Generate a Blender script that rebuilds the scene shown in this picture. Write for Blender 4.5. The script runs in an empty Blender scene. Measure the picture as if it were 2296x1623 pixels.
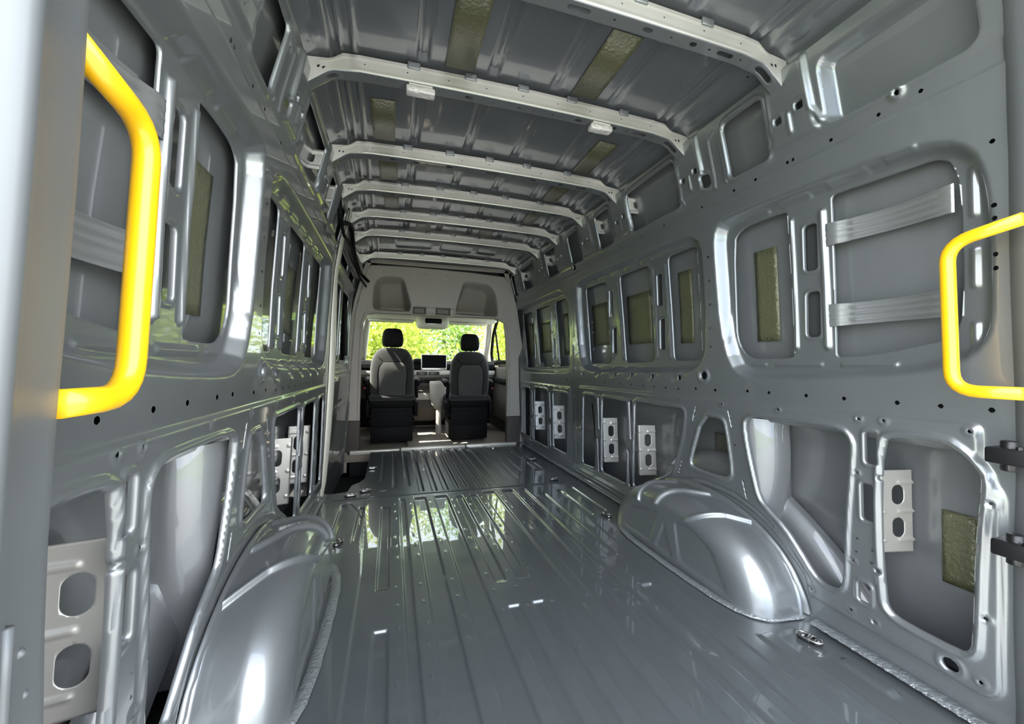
import bpy, math, random
import numpy as np
from mathutils import Vector, Matrix
random.seed(7); np.random.seed(7)
PI = math.pi
SC = bpy.context.scene
COL = SC.collection
# ---------------------------------------------------------------- camera
FOC, YAW, PIT, ROL = 886.05, 0.294740, 0.0062, 0.010091
CAM = Vector((-0.4605, 0.0, 0.8370))
fw = Vector((math.sin(YAW)*math.cos(PIT), math.cos(YAW)*math.cos(PIT), math.sin(PIT)))
r0 = Vector((math.cos(YAW), -math.sin(YAW), 0)); u0 = r0.cross(fw)
rr_ = r0*math.cos(ROL)+u0*math.sin(ROL); uu_ = -r0*math.sin(ROL)+u0*math.cos(ROL)
cd = bpy.data.cameras.new('camera'); cam = bpy.data.objects.new('camera', cd); COL.objects.link(cam)
cd.sensor_width = 36; cd.lens = FOC*36/2296; cd.clip_start = 0.02; cd.clip_end = 200
M = Matrix(((rr_.x, uu_.x, -fw.x, CAM.x), (rr_.y, uu_.y, -fw.y, CAM.y), (rr_.z, uu_.z, -fw.z, CAM.z), (0, 0, 0, 1)))
cam.matrix_world = M
SC.camera = cam
# ---------------------------------------------------------------- world, sun, exposure
SC.view_settings.view_transform = 'Standard'; SC.view_settings.look = 'None'
SC.view_settings.gamma = 1; SC.view_settings.use_curve_mapping = False
SC.view_settings.exposure = 0.78
SC.cycles.use_denoising = True
SC.cycles.max_bounces = 10; SC.cycles.diffuse_bounces = 6; SC.cycles.glossy_bounces = 6
SC.cycles.sample_clamp_indirect = 6; SC.cycles.caustics_reflective = True; SC.cycles.blur_glossy = 0.6
W = bpy.data.worlds.new('sky'); SC.world = W; W.use_nodes = True
nt = W.node_tree; nt.nodes.clear()
o = nt.nodes.new('ShaderNodeOutputWorld'); bg = nt.nodes.new('ShaderNodeBackground')
tc = nt.nodes.new('ShaderNodeTexCoord'); nz = nt.nodes.new('ShaderNodeTexNoise'); rp = nt.nodes.new('ShaderNodeValToRGB')
nz.inputs['Scale'].default_value = 2.2; nz.inputs['Detail'].default_value = 6
rp.color_ramp.elements[0].position = .38; rp.color_ramp.elements[0].color = (.50, .62, .82, 1)
rp.color_ramp.elements[1].position = .60; rp.color_ramp.elements[1].color = (1, 1, 1, 1)
nt.links.new(tc.outputs['Generated'], nz.inputs['Vector']); nt.links.new(nz.outputs[0], rp.inputs[0])
nt.links.new(rp.outputs[0], bg.inputs[0]); nt.links.new(bg.outputs[0], o.inputs[0])
bg.inputs[1].default_value = 4.6
sl = bpy.data.lights.new('sun', 'SUN'); sl.energy = 28; sl.angle = math.radians(.6); sl.color = (1, .95, .84)
so = bpy.data.objects.new('sun', sl); COL.objects.link(so)
SUN = Vector((-.62, -.055, .78)).normalized()      # towards the sun
so.rotation_euler = SUN.to_track_quat('Z', 'Y').to_euler()

# ---------------------------------------------------------------- materials
def mat(name, col, rough=.5, metal=0., coat=0., crough=.05, bump=None, spec=.5, alpha=None, sheen=0):
    m = bpy.data.materials.new(name); m.use_nodes = True
    n = m.node_tree; b = n.nodes['Principled BSDF']
    b.inputs['Base Color'].default_value = (*col, 1); b.inputs['Roughness'].default_value = rough
    b.inputs['Metallic'].default_value = metal; b.inputs['Coat Weight'].default_value = coat
    b.inputs['Coat Roughness'].default_value = crough; b.inputs['Specular IOR Level'].default_value = spec
    if sheen: b.inputs['Sheen Weight'].default_value = sheen
    c = n.nodes.new('ShaderNodeTexCoord')
    if bump:
        sc, st, kind = bump
        t = n.nodes.new('ShaderNodeTexNoise' if kind != 'v' else 'ShaderNodeTexVoronoi')
        t.inputs['Scale'].default_value = sc
        if kind == 'n': t.inputs['Detail'].default_value = 4
        bp = n.nodes.new('ShaderNodeBump'); bp.inputs['Strength'].default_value = st; bp.inputs['Distance'].default_value = .01
        n.links.new(c.outputs['Object'], t.inputs['Vector']); n.links.new(t.outputs[0], bp.inputs['Height'])
        n.links.new(bp.outputs[0], b.inputs['Normal'])
        if kind == 'n': n.links.new(bp.outputs[0], b.inputs['Coat Normal'])
    # slight procedural tone variation that belongs to the surface
    t2 = n.nodes.new('ShaderNodeTexNoise'); t2.inputs['Scale'].default_value = 14
    mx = n.nodes.new('ShaderNodeMix'); mx.data_type = 'RGBA'
    mx.inputs['A'].default_value = (*[x*.94 for x in col], 1); mx.inputs['B'].default_value = (*[min(1, x*1.05) for x in col], 1)
    n.links.new(c.outputs['Object'], t2.inputs['Vector']); n.links.new(t2.outputs[0], mx.inputs['Factor'])
    n.links.new(mx.outputs['Result'], b.inputs['Base Color'])
    return m
PAINT = mat('grey_paint', (.245, .260, .270), .37, .62, .85, .04, (2.5, .03, 'n'))
PAINTF = mat('floor_paint', (.165, .182, .192), .33, .58, 1, .02, (3, .04, 'n'))
PAINTB = mat('bright_primer', (.60, .585, .55), .40, .55, .3, .15)
SKIN = mat('skin_paint', (.205, .215, .225),   .42, .40, 1, .04, (1.5, .03, 'n'))
ROOFM = mat('roof_paint', (.19, .205, .222), .36, .50, .9, .05, (1.5, .05, 'n'))
STRAPM = mat('strap_metal', (.52, .53, .54), .32, .75, .3, .1)
PILM = mat('pillar_paint', (.17, .18, .188), .5, .35)
BACKM = mat('painted_slot_shade', (.045, .047, .05), .6)  # near-black colour imitating shade behind the post slots
CREAM = mat('cream_primer', (.55, .54, .46), .4, .2, .3, .1)
OLIVE = mat('olive_damping', (.115, .118, .062), .40, .15, .6, .15, (90, .5, 'n'))
OLIVED = mat('dark_damping', (.10, .10, .085), .5, .1, 0, .25, (90, .3, 'n'))
YEL = mat('yellow_paint', (.95, .52, .005), .38, 0, .6, .15)
BLK = mat('black_plastic', (.005, .005, .0055), .6, spec=.12)
BLKM = mat('black_metal', (.009, .009, .010), .4, .1, .15, .1)
VOID = mat('dark_underbody_and_shade', (.01, .011, .012), .8)  # also colours the strips that imitate shade in the wall hollows
TRIM = mat('beige_trim', (.40, .37, .325), .6, 0, 0, .1, (220, .12, 'n'))
TRIMD = mat('dark_trim', (.06, .052, .045), .7)
TRIML = mat('light_trim', (.62, .60, .54), .6)
FAB = mat('seat_fabric', (.034, .034, .033), .9, 0, 0, .1, (300, .4, 'n'), .2, sheen=.3)
FABL = mat('seat_panel_fabric', (.080, .079, .075), .9, 0, 0, .1, (300, .4, 'n'), .2, sheen=.3)
FABD = mat('headrest_vinyl', (.006, .006, .006), .7, spec=.15)
RUG = mat('cab_carpet', (.30, .26, .215), .95, 0, 0, .1, (150, .5, 'n'))
SCRN = mat('screen_glass', (.004, .004, .005), .6, spec=.04)
RED = mat('red_plastic', (.6, .02, .02), .4)
CHR = mat('ring_steel', (.62, .62, .60), .22, 1)
SEAL = mat('sealant', (.26, .28, .29), .36, .45, .8, .1, (90, .7, 'n'))
LENS = mat('lamp_lens', (.62, .60, .58), .25, 0, .8, .05, (60, .4, 'v'))
GRND = mat('grass_ground', (.10, .15, .05), .9, 0, 0, .1, (6, .5, 'n'))
ASPH = mat('asphalt', (.16, .16, .16), .9, 0, 0, .1, (60, .5, 'n'))
BARK = mat('bark', (.12, .09, .06), .9, 0, 0, .1, (20, .8, 'n'))
def leafmat(name, a, b):
    m = bpy.data.materials.new(name); m.use_nodes = True; n = m.node_tree; n.nodes.clear()
    out = n.nodes.new('ShaderNodeOutputMaterial'); d = n.nodes.new('ShaderNodeBsdfDiffuse'); t = n.nodes.new('ShaderNodeBsdfTranslucent')
    mx = n.nodes.new('ShaderNodeMixShader'); mx.inputs[0].default_value = .45
    c = n.nodes.new('ShaderNodeTexCoord'); z = n.nodes.new('ShaderNodeTexNoise'); z.inputs['Scale'].default_value = 1.6
    r = n.nodes.new('ShaderNodeValToRGB'); r.color_ramp.elements[0].position = .35; r.color_ramp.elements[1].position = .65
    r.color_ramp.elements[0].color = (*a, 1); r.color_ramp.elements[1].color = (*b, 1)
    n.links.new(c.outputs['Object'], z.inputs['Vector']); n.links.new(z.outputs[0], r.inputs[0])
    n.links.new(r.outputs[0], d.inputs[0]); n.links.new(r.outputs[0], t.inputs[0])
    n.links.new(d.outputs[0], mx.inputs[1]); n.links.new(t.outputs[0], mx.inputs[2]); n.links.new(mx.outputs[0], out.inputs[0])
    return m
LEAF = leafmat('leaf_bright', (.30, .38, .06), (.56, .60, .14))
LEAFD = leafmat('leaf_green', (.16, .26, .06), (.32, .44, .10))
def glassmat():
    m = bpy.data.materials.new('window_glass'); m.use_nodes = True; n = m.node_tree; n.nodes.clear()
    out = n.nodes.new('ShaderNodeOutputMaterial'); t = n.nodes.new('ShaderNodeBsdfTransparent'); g = n.nodes.new('ShaderNodeBsdfGlossy')
    g.inputs['Roughness'].default_value = .01; t.inputs[0].default_value = (.93, .96, .94, 1)
    f = n.nodes.new('ShaderNodeFresnel'); f.inputs[0].default_value = 1.45; mx = n.nodes.new('ShaderNodeMixShader')
    n.links.new(f.outputs[0], mx.inputs[0]); n.links.new(t.outputs[0], mx.inputs[1]); n.links.new(g.outputs[0], mx.inputs[2])
    n.links.new(mx.outputs[0], out.inputs[0]); return m
GLASS = glassmat()

# ---------------------------------------------------------------- object helpers
def link(name, me, m, parent=None):
    ob = bpy.data.objects.new(name, me); COL.objects.link(ob)
    if m is not None and not me.materials: me.materials.append(m)
    if parent: ob.parent = parent
    return ob
def tag(o, label=None, cat=None, group=None, kind=None):
    if label: o['label'] = label
    if cat: o['category'] = cat
    if group: o['group'] = group
    if kind: o['kind'] = kind
    return o
def empty(name, loc=(0, 0, 0), label=None, cat=None, group=None, kind=None):
    e = bpy.data.objects.new(name, None); COL.objects.link(e); e.location = loc; e.empty_display_size = .05
    return tag(e, label, cat, group, kind)
class MB:
    """collects shapes (world or local coordinates) into one mesh"""
    def __init__(s): s.v = []; s.f = []
    def add(s, v, f):
        n = len(s.v); s.v += [tuple(p) for p in v]; s.f += [tuple(i+n for i in q) for q in f]; return s
    def box(s, x0, x1, y0, y1, z0, z1, b=0.0):
        if b <= 0:
            return s.add([(x0, y0, z0), (x1, y0, z0), (x1, y1, z0), (x0, y1, z0), (x0, y0, z1), (x1, y0, z1), (x1, y1, z1), (x0, y1, z1)],
                         [(0, 3, 2, 1), (4, 5, 6, 7), (0, 1, 5, 4), (1, 2, 6, 5), (2, 3, 7, 6), (3, 0, 4, 7)])
        b = min(b, (x1-x0)/2.01, (y1-y0)/2.01, (z1-z0)/2.01)
        # rounded box: superellipsoid-like lattice
        def axis(a, c): return [a, a+b*.29, a+b, c-b, c-b*.29, c]
        X, Y, Z = axis(x0, x1), axis(y0, y1), axis(z0, z1)
        idx = {}; V = []; F = []
        def vid(i, j, k):
            if (i, j, k) in idx: return idx[(i, j, k)]
            p = Vector((X[i], Y[j], Z[k])); c = Vector((min(max(p.x, x0+b), x1-b), min(max(p.y, y0+b), y1-b), min(max(p.z, z0+b), z1-b)))
            d = p-c
            if d.length > 1e-9: p = c+d.normalized()*b
            V.append(tuple(p)); idx[(i, j, k)] = len(V)-1; return idx[(i, j, k)]
        R = range(5)
        for a in R:
            for c in R:
                F.append((vid(a, c, 0), vid(a, c+1, 0), vid(a+1, c+1, 0), vid(a+1, c, 0)))
                F.append((vid(a, c, 5), vid(a+1, c, 5), vid(a+1, c+1, 5), vid(a, c+1, 5)))
                F.append((vid(a, 0, c), vid(a+1, 0, c), vid(a+1, 0, c+1), vid(a, 0, c+1)))
                F.append((vid(a, 5, c), vid(a, 5, c+1), vid(a+1, 5, c+1), vid(a+1, 5, c)))
                F.append((vid(0, a, c), vid(0, a, c+1), vid(0, a+1, c+1), vid(0, a+1, c)))
                F.append((vid(5, a, c), vid(5, a+1, c), vid(5, a+1, c+1), vid(5, a, c+1)))
        return s.add(V, F)
    def tube(s, pts, r, n=10, closed=False, cap=True):
        P = [Vector(p) for p in pts]; N = len(P); rs = r if isinstance(r, (list, tuple)) else [r]*N
        T = [(P[(i+1) % N]-P[i-1] if closed else P[min(i+1, N-1)]-P[max(i-1, 0)]).normalized() for i in range(N)]
        a = Vector((0, 0, 1)) if abs(T[0].z) < .9 else Vector((1, 0, 0))
        u = T[0].cross(a).normalized(); V = []; F = []
        for i in range(N):
            u = (u-T[i]*u.dot(T[i])).normalized(); w = T[i].cross(u)
            for k in range(n):
                t = 2*PI*k/n; V.append(P[i]+(u*math.cos(t)+w*math.sin(t))*rs[i])
        for i in range(N if closed else N-1):
            j = (i+1) % N
            for k in range(n): F.append((i*n+k, i*n+(k+1) % n, j*n+(k+1) % n, j*n+k))
        if cap and not closed: F += [tuple(range(n))[::-1], tuple(range((N-1)*n, N*n))]
        return s.add(V, F)
    def prism(s, poly, fn, d0, d1):
        """poly of (a,b) pairs extruded from d0 to d1 through fn(a,b,d)->xyz"""
        n = len(poly); V = [fn(a, b, d0) for a, b in poly]+[fn(a, b, d1) for a, b in poly]
        F = [tuple(range(n))[::-1], tuple(range(n, 2*n))]+[(i, (i+1) % n, n+(i+1) % n, n+i) for i in range(n)]
        return s.add(V, F)
    def lathe(s, prof, c, axis='z', n=20):
        V = []; F = []
        for r, h in prof:
            for k in range(n):
                t = 2*PI*k/n; a, b = r*math.cos(t), r*math.sin(t)
                V.append((c[0]+a, c[1]+b, c[2]+h) if axis == 'z' else (c[0]+h, c[1]+a, c[2]+b) if axis == 'x' else (c[0]+a, c[1]+h, c[2]+b))
        for i in range(len(prof)-1):
            for k in range(n): F.append((i*n+k, i*n+(k+1) % n, (i+1)*n+(k+1) % n, (i+1)*n+k))
        F += [tuple(range(n))[::-1], tuple(range((len(prof)-1)*n, len(prof)*n))]
        return s.add(V, F)
    def build(s, name, m, parent=None, smooth=False, sub=0, bevel=0, rel=None):
        me = bpy.data.meshes.new(name); v = s.v
        if rel is not None: v = [(a-rel[0], b-rel[1], c-rel[2]) for a, b, c in v]
        me.from_pydata(v, [], s.f); me.update()
        if smooth: me.polygons.foreach_set('use_smooth', [True]*len(me.polygons))
        ob = link(name, me, m, parent)
        if bevel:
            b = ob.modifiers.new('bevel', 'BEVEL'); b.width = bevel; b.segments = 2; b.limit_method = 'ANGLE'
        if sub:
            b = ob.modifiers.new('sub', 'SUBSURF'); b.levels = b.render_levels = sub
        return ob
def copy_tree(o, parent=None):
    c = o.copy(); COL.objects.link(c); c.parent = parent
    for ch in o.children: copy_tree(ch, c)
    return c

# ---------------------------------------------------------------- stamped sheet metal
def ch(poly, n=2, closed=True):
    P = np.array(poly, float)
    for _ in range(n):
        Q = np.roll(P, -1, 0) if closed else P[1:]
        A = P if closed else P[:-1]
        R = np.empty((len(A)*2, 2)); R[0::2] = A*.75+Q*.25; R[1::2] = A*.25+Q*.75
        P = R if closed else np.vstack([P[:1], R, P[-1:]])
    return P.tolist()
def rrect(a0, b0, a1, b1, r, k=4):
    a0, a1 = min(a0, a1), max(a0, a1); b0, b1 = min(b0, b1), max(b0, b1); o = []
    r = min(r, (a1-a0)/2.001, (b1-b0)/2.001)
    for cx, cy, t0 in ((a1-r, b1-r, 0), (a0+r, b1-r, 90), (a0+r, b0+r, 180), (a1-r, b0+r, 270)):
        for i in range(k+1):
            t = math.radians(t0+90*i/k); o.append((cx+r*math.cos(t), cy+r*math.sin(t)))
    return o
def rquad(pts, r):
    """polygon with rounded corners of radius about r"""
    P = [Vector(p) for p in pts]; o = []; n = len(P)
    for i in range(n):
        a, b, c = P[i-1], P[i], P[(i+1) % n]
        d1 = (a-b); d2 = (c-b); k1 = min(r, d1.length*.45); k2 = min(r, d2.length*.45)
        s, e = b+d1.normalized()*k1, b+d2.normalized()*k2
        for t in (0, .25, .5, .75, 1): o.append(tuple((s*(1-t)**2+b*2*t*(1-t)+e*t*t)[:2]))
    return o
def sstep(t): t = np.clip(t, 0, 1); return t*t*(3-2*t)
def sdpoly(px, py, poly):
    P = np.array(poly, float); Q = np.roll(P, -1, 0); d = np.full(px.shape, 1e9); s = np.zeros(px.shape, bool)
    for (ax, ay), (bx, by) in zip(P, Q):
        ex, ey = bx-ax, by-ay; wx, wy = px-ax, py-ay
        t = np.clip((wx*ex+wy*ey)/max(ex*ex+ey*ey, 1e-12), 0, 1)
        d = np.minimum(d, (wx-ex*t)**2+(wy-ey*t)**2)
        c = ((ay > py) != (by > py))
        if ay != by: s ^= c & (px < (bx-ax)*(py-ay)/(by-ay)+ax)
    d = np.sqrt(d); return np.where(s, -d, d)
def dline(px, py, pts):
    d = np.full(px.shape, 1e9)
    for (ax, ay), (bx, by) in zip(pts[:-1], pts[1:]):
        ex, ey = bx-ax, by-ay; wx, wy = px-ax, py-ay
        t = np.clip((wx*ex+wy*ey)/max(ex*ex+ey*ey, 1e-12), 0, 1)
        d = np.minimum(d, (wx-ex*t)**2+(wy-ey*t)**2)
    return np.sqrt(d)
class Sheet:
    def __init__(s, us, vs):
        s.us, s.vs = np.array(us), np.array(vs); s.U, s.V = np.meshgrid(s.us, s.vs, indexing='ij')
        s.D = np.zeros(s.U.shape); s.L = np.zeros(s.U.shape); s.H = np.full(s.U.shape, 1.); s.small = []
    def reg(s, pts, m):
        P = np.array(pts); i0 = max(0, np.searchsorted(s.us, P[:, 0].min()-m)-1); i1 = np.searchsorted(s.us, P[:, 0].max()+m)+1
        j0 = max(0, np.searchsorted(s.vs, P[:, 1].min()-m)-1); j1 = np.searchsorted(s.vs, P[:, 1].max()+m)+1
        return (slice(i0, i1), slice(j0, j1))
    def lay(s, r, v): a = s.L[r]; s.L[r] = np.where(np.abs(v) > np.abs(a), v, a)
    def pad(s, poly, h, w=.012):
        r = s.reg(poly, .01); d = sdpoly(s.U[r], s.V[r], poly); s.D[r] += h*sstep(-d/w); return s
    def ridge(s, pts, hw, h, flat=0.):
        r = s.reg(pts, hw+.01); d = dline(s.U[r], s.V[r], pts); s.lay(r, h*(1-sstep((d-flat*hw)/(hw*(1-flat))))); return s
    def ring(s, poly, off, hw, h):
        r = s.reg(poly, off+hw+.02); d = sdpoly(s.U[r], s.V[r], poly); s.lay(r, h*(1-sstep(np.abs(d-off)/hw))); return s
    def hole(s, poly, lip=.0, off=.011, hw=.010):
        r = s.reg(poly, .05); d = sdpoly(s.U[r], s.V[r], poly); s.H[r] = np.minimum(s.H[r], d)
        if lip: s.lay(r, lip*(1-sstep(np.abs(d-off)/hw)))
        return s
    def circ(s, c, rad, lip=0., off=.008, hw=.007):
        r = s.reg([c], rad+.05); d = np.hypot(s.U[r]-c[0], s.V[r]-c[1])-rad; s.small += [c] if rad < .011 else []; s.H[r] = np.minimum(s.H[r], d)
        if lip: s.lay(r, lip*(1-sstep(np.abs(d-off)/hw)))
        return s
    def bump(s, c, rad, h, flat=.4):
        r = s.reg([c], rad+.02); d = np.hypot(s.U[r]-c[0], s.V[r]-c[1]); s.lay(r, h*(1-sstep((d-flat*rad)/(rad*(1-flat))))); return s
    def build(s, name, m, fmap, parent=None, rim=0.):
        nu, nv = s.U.shape
        du = np.gradient(s.us)[:, None]; dv = np.gradient(s.vs)[None, :]
        gu, gv = np.gradient(s.H, s.us, s.vs); gn = np.maximum(np.hypot(gu, gv), 1e-6)
        near = (np.abs(s.H) < .38*np.minimum(du, dv)) & (gn > .5) & (gn < 1.6)
        s.U = s.U-np.where(near, s.H*gu/gn**2, 0); s.V = s.V-np.where(near, s.H*gv/gn**2, 0)
        gDu, gDv = np.gradient(s.D, s.us, s.vs); base = s.D-np.where(near, s.H*(gDu*gu+gDv*gv)/gn**2, 0)
        s.D = base+np.where(near & (s.H < .01), 0, s.L); s.L = s.L*0
        s.H = np.where(near, 1e-12, s.H)
        ok = s.H > 0; idx = np.full(s.U.shape, -1); n0 = int(ok.sum()); idx[ok] = np.arange(n0)
        pu, pv, pd = list(s.U[ok]), list(s.V[ok]), list(s.D[ok])
        q = ok[:-1, :-1] & ok[1:, :-1] & ok[1:, 1:] & ok[:-1, 1:]
        F = np.stack([idx[:-1, :-1][q], idx[1:, :-1][q], idx[1:, 1:][q], idx[:-1, 1:][q]], 1).tolist()
        anyv = ok[:-1, :-1] | ok[1:, :-1] | ok[1:, 1:] | ok[:-1, 1:]
        cr = {}; rims = []
        def cross(a, b):
            g = a if ok[a] else b
            if s.H[g] <= 1e-11: return int(idx[g])
            k = (a, b) if a < b else (b, a)
            if k in cr: return cr[k]
            a, b = k; ha, hb = s.H[a], s.H[b]; t = ha/(ha-hb); t = min(max(t, .02), .98)
            pu.append(s.U[a]*(1-t)+s.U[b]*t); pv.append(s.V[a]*(1-t)+s.V[b]*t); pd.append(base[a]*(1-t)+base[b]*t)
            cr[k] = len(pu)-1; return cr[k]
        for i, j in zip(*np.nonzero(anyv & ~q)):
            cs = [(i, j), (i+1, j), (i+1, j+1), (i, j+1)]; poly = []; iscr = []
            def put(v, fl):
                if poly and poly[-1] == v: iscr[-1] = iscr[-1] or fl
                else: poly.append(v); iscr.append(fl)
            for k in range(4):
                a, b = cs[k], cs[(k+1) % 4]
                if ok[a]: put(int(idx[a]), False)
                if ok[a] != ok[b]: put(cross(a, b), True)
            if len(poly) > 1 and poly[0] == poly[-1]: iscr[0] = iscr[0] or iscr[-1]; poly.pop(); iscr.pop()
            L = len(poly)
            if L >= 3 and len(set(poly)) == L: F.append(poly)
            for k in range(L if L > 2 else 1):
                if L > 1 and iscr[k] and iscr[(k+1) % L]: rims.append((poly[k], poly[(k+1) % L]) if L > 2 else (poly[1], poly[0]))
        rims = list({tuple(sorted(q)): q for q in rims}.values())
        if rim and rims:
            nm = {}; sm = np.array(s.small) if s.small else np.array([[99., 99.]])
            rims = [q for q in rims if np.min(np.abs(sm[:, 0]-pu[q[0]])+np.abs(sm[:, 1]-pv[q[0]])) > .014]
            for a, b in rims:
                for x in (a, b):
                    if x not in nm:
                        nm[x] = len(pu); pu.append(pu[x]); pv.append(pv[x]); pd.append(pd[x]+rim)
                F.append([b, a, nm[a], nm[b]])
        X, Y, Z = fmap(np.array(pu), np.array(pv), np.array(pd))
        me = bpy.data.meshes.new(name); me.from_pydata(np.stack([X, Y, Z], 1).tolist(), [], F); me.update()
        me.polygons.foreach_set('use_smooth', [True]*len(me.polygons))
        return link(name, me, m, parent)
def graded(segs):
    o = []
    for a, b, h in segs:
        n = max(1, round((b-a)/h)); o += list(np.linspace(a, b, n, endpoint=False))
    return o+[segs[-1][1]]

# ---------------------------------------------------------------- the two side walls
ZP = [(-.3, .895), (-.1, .885), (0, .88), (.1, .865), (.4, .85), (.75, .835), (1.1, .825), (1.4, .81), (1.6, .78), (1.737, .745), (1.85, .72)]
zz_ = [a for a, b in ZP]; xx_ = [b for a, b in ZP]
def XW(z): return np.interp(z, zz_, xx_)
def wallmap(side, off=0.):
    return lambda y, z, d: (side*(XW(z)+d+off), y, z)
BOWS = [.96, 1.406, 1.944, 2.353, 2.774, 3.176, 3.833]
RD = .045     # depth of the window recesses
def wp(side, y, z, d=0.): return (side*(float(XW(z))+d), y, z)

def window_1(S, f):
    S.pad(f(ch([(1.332, 1.381), (1.302, 1.425), (1.242, 1.437), (.976, 1.430), (.709, 1.418), (.611, 1.395), (.560, 1.352), (.541, 1.293), (.532, 1.216), (.529, 1.068), (.531, .939), (.549, .885), (.591, .845), (.685, .818), (.889, .797), (1.118, .785), (1.203, .795), (1.264, .840), (1.312, .994), (1.329, 1.256)], 1)), RD, .032)
    A = f(ch([(1.268, 1.345), (1.24, 1.375), (1.19, 1.386), (1.046, 1.384), (1.040, 1.365), (1.027, .886), (1.033, .868), (1.169, .866), (1.22, .878), (1.255, .925), (1.268, .99)], 1))
    S.hole(A)
    S.hole(f(rquad([(.897, 1.380), (.649, 1.370), (.618, 1.350), (.606, 1.305), (.601, 1.215), (.601, 1.05), (.606, .950), (.631, .912), (.744, .884), (.826, .872), (.893, .869)], .014)))
    for a in (rrect(.986, 1.158, .944, 1.311, .012), rrect(.983, .938, .939, 1.088, .012)):
        S.hole(f(a), -.005, .005, .006)
    S.ridge(f([(1.026, 1.345), (1.016, .905)]), .008, -.009, .2)
    S.ridge(f([(.924, 1.338), (.915, .905)]), .012, -.012, .3)
    # edge beads round the recess
    for a, b in ((1.21, 1.10), (1.06, .95), (.90, .78), (.74, .66)):
        S.pad(f(rrect(a, 1.392, b, 1.413, .008)), -.006, .006)
    for a, b in ((1.20, 1.13), (1.10, .93), (.88, .73)):
        S.pad(f(rrect(a, .838, b, .856, .008)), -.006, .006)
    for a, b in ((1.32, 1.20), (1.13, 1.03), (.95, .87)):
        S.pad(f(rrect(.572, a, .59, b, .006)), -.006, .006)
    S.ridge(f([(1.285, 1.30), (1.285, .93)]), .006, -.003)

def win_big(S, f, outer, holes, posts, nb, y0, y1):
    S.pad(f(ch(outer, 1)), RD, .034)
    for h in holes: S.hole(f(rquad(h, .03)))
    for sl_, r in posts:
        for q in sl_: S.hole(f(rrect(*q, .009)), -.004, .004, .005)
        for a in r: S.ridge(f(a), .008, -.010, .25)
    n = nb
    for k in range(n):
        a = y0+(y1-y0)*(k+.12)/n; b = y0+(y1-y0)*(k+.82)/n
        S.pad(f(rrect(a, 1.398, b, 1.418, .008)), -.006, .006)
        S.pad(f(rrect(a, .815, b, .832, .008)), -.006, .006)

def window_2(S, f):
    win_big(S, f, [(2.632, 1.40), (2.580, 1.439), (2.362, 1.444), (1.597, 1.441), (1.482, 1.432), (1.425, 1.407), (1.398, 1.369), (1.388, 1.289), (1.380, .94), (1.395, .870), (1.44, .825), (1.508, .800), (2.278, .790), (2.45, .79), (2.56, .835), (2.61, 1.03)],
            [[(2.545, 1.384), (2.270, 1.380), (2.215, .852), (2.50, .848)], [(2.108, 1.382), (1.820, 1.380), (1.785, .860), (2.062, .852)],
             [(1.668, 1.386), (1.470, 1.386), (1.452, .868), (1.640, .862)]],
            [([(2.190, 1.140, 2.230, 1.316), (2.158, .912, 2.200, 1.070)], [[(2.255, 1.35), (2.205, .88)], [(2.135, 1.35), (2.085, .88)]]),
             ([(1.716, 1.148, 1.757, 1.313), (1.702, .922, 1.742, 1.080)], [[(1.790, 1.35), (1.765, .88)], [(1.690, 1.35), (1.663, .88)]])], 7, 1.46, 2.53)
    # slanted drain pockets under the window
    for y in (2.31, 2.12, 1.941, 1.754, 1.553):
        S.circ(f([(y, .783)])[0], .013, -.004)
        S.ridge(f([(y+.04, .775), (y-.03, .80)]), .02, .006)
    S.circ(f([(1.399, .797)])[0], .018, -.007, .010, .010); S.circ(f([(2.543, .776)])[0], .013, -.005)

def window_3(S, f):
    win_big(S, f, [(4.09, 1.40), (4.02, 1.436), (2.95, 1.44), (2.86, 1.425), (2.80, 1.36), (2.72, 1.30), (2.70, .90), (2.75, .80), (2.85, .765), (3.80, .755), (3.95, .80), (4.05, .95)],
            [[(3.965, 1.362), (3.690, 1.360), (3.610, .812), (3.85, .805)], [(3.575, 1.366), (3.230, 1.368), (3.185, .818), (3.500, .813)], [(3.100, 1.370), (2.850, 1.370), (2.835, .830), (3.035, .822)]],
            [([(3.625, 1.115, 3.668, 1.302), (3.575, .89, 3.615, 1.045)], [[(3.68, 1.34), (3.62, .85)], [(3.59, 1.34), (3.53, .85)]]),
             ([(3.155, 1.118, 3.190, 1.305), (3.120, .892, 3.160, 1.062)], [[(3.215, 1.34), (3.165, .85)], [(3.12, 1.34), (3.06, .85)]])], 8, 2.85, 3.93)

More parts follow.
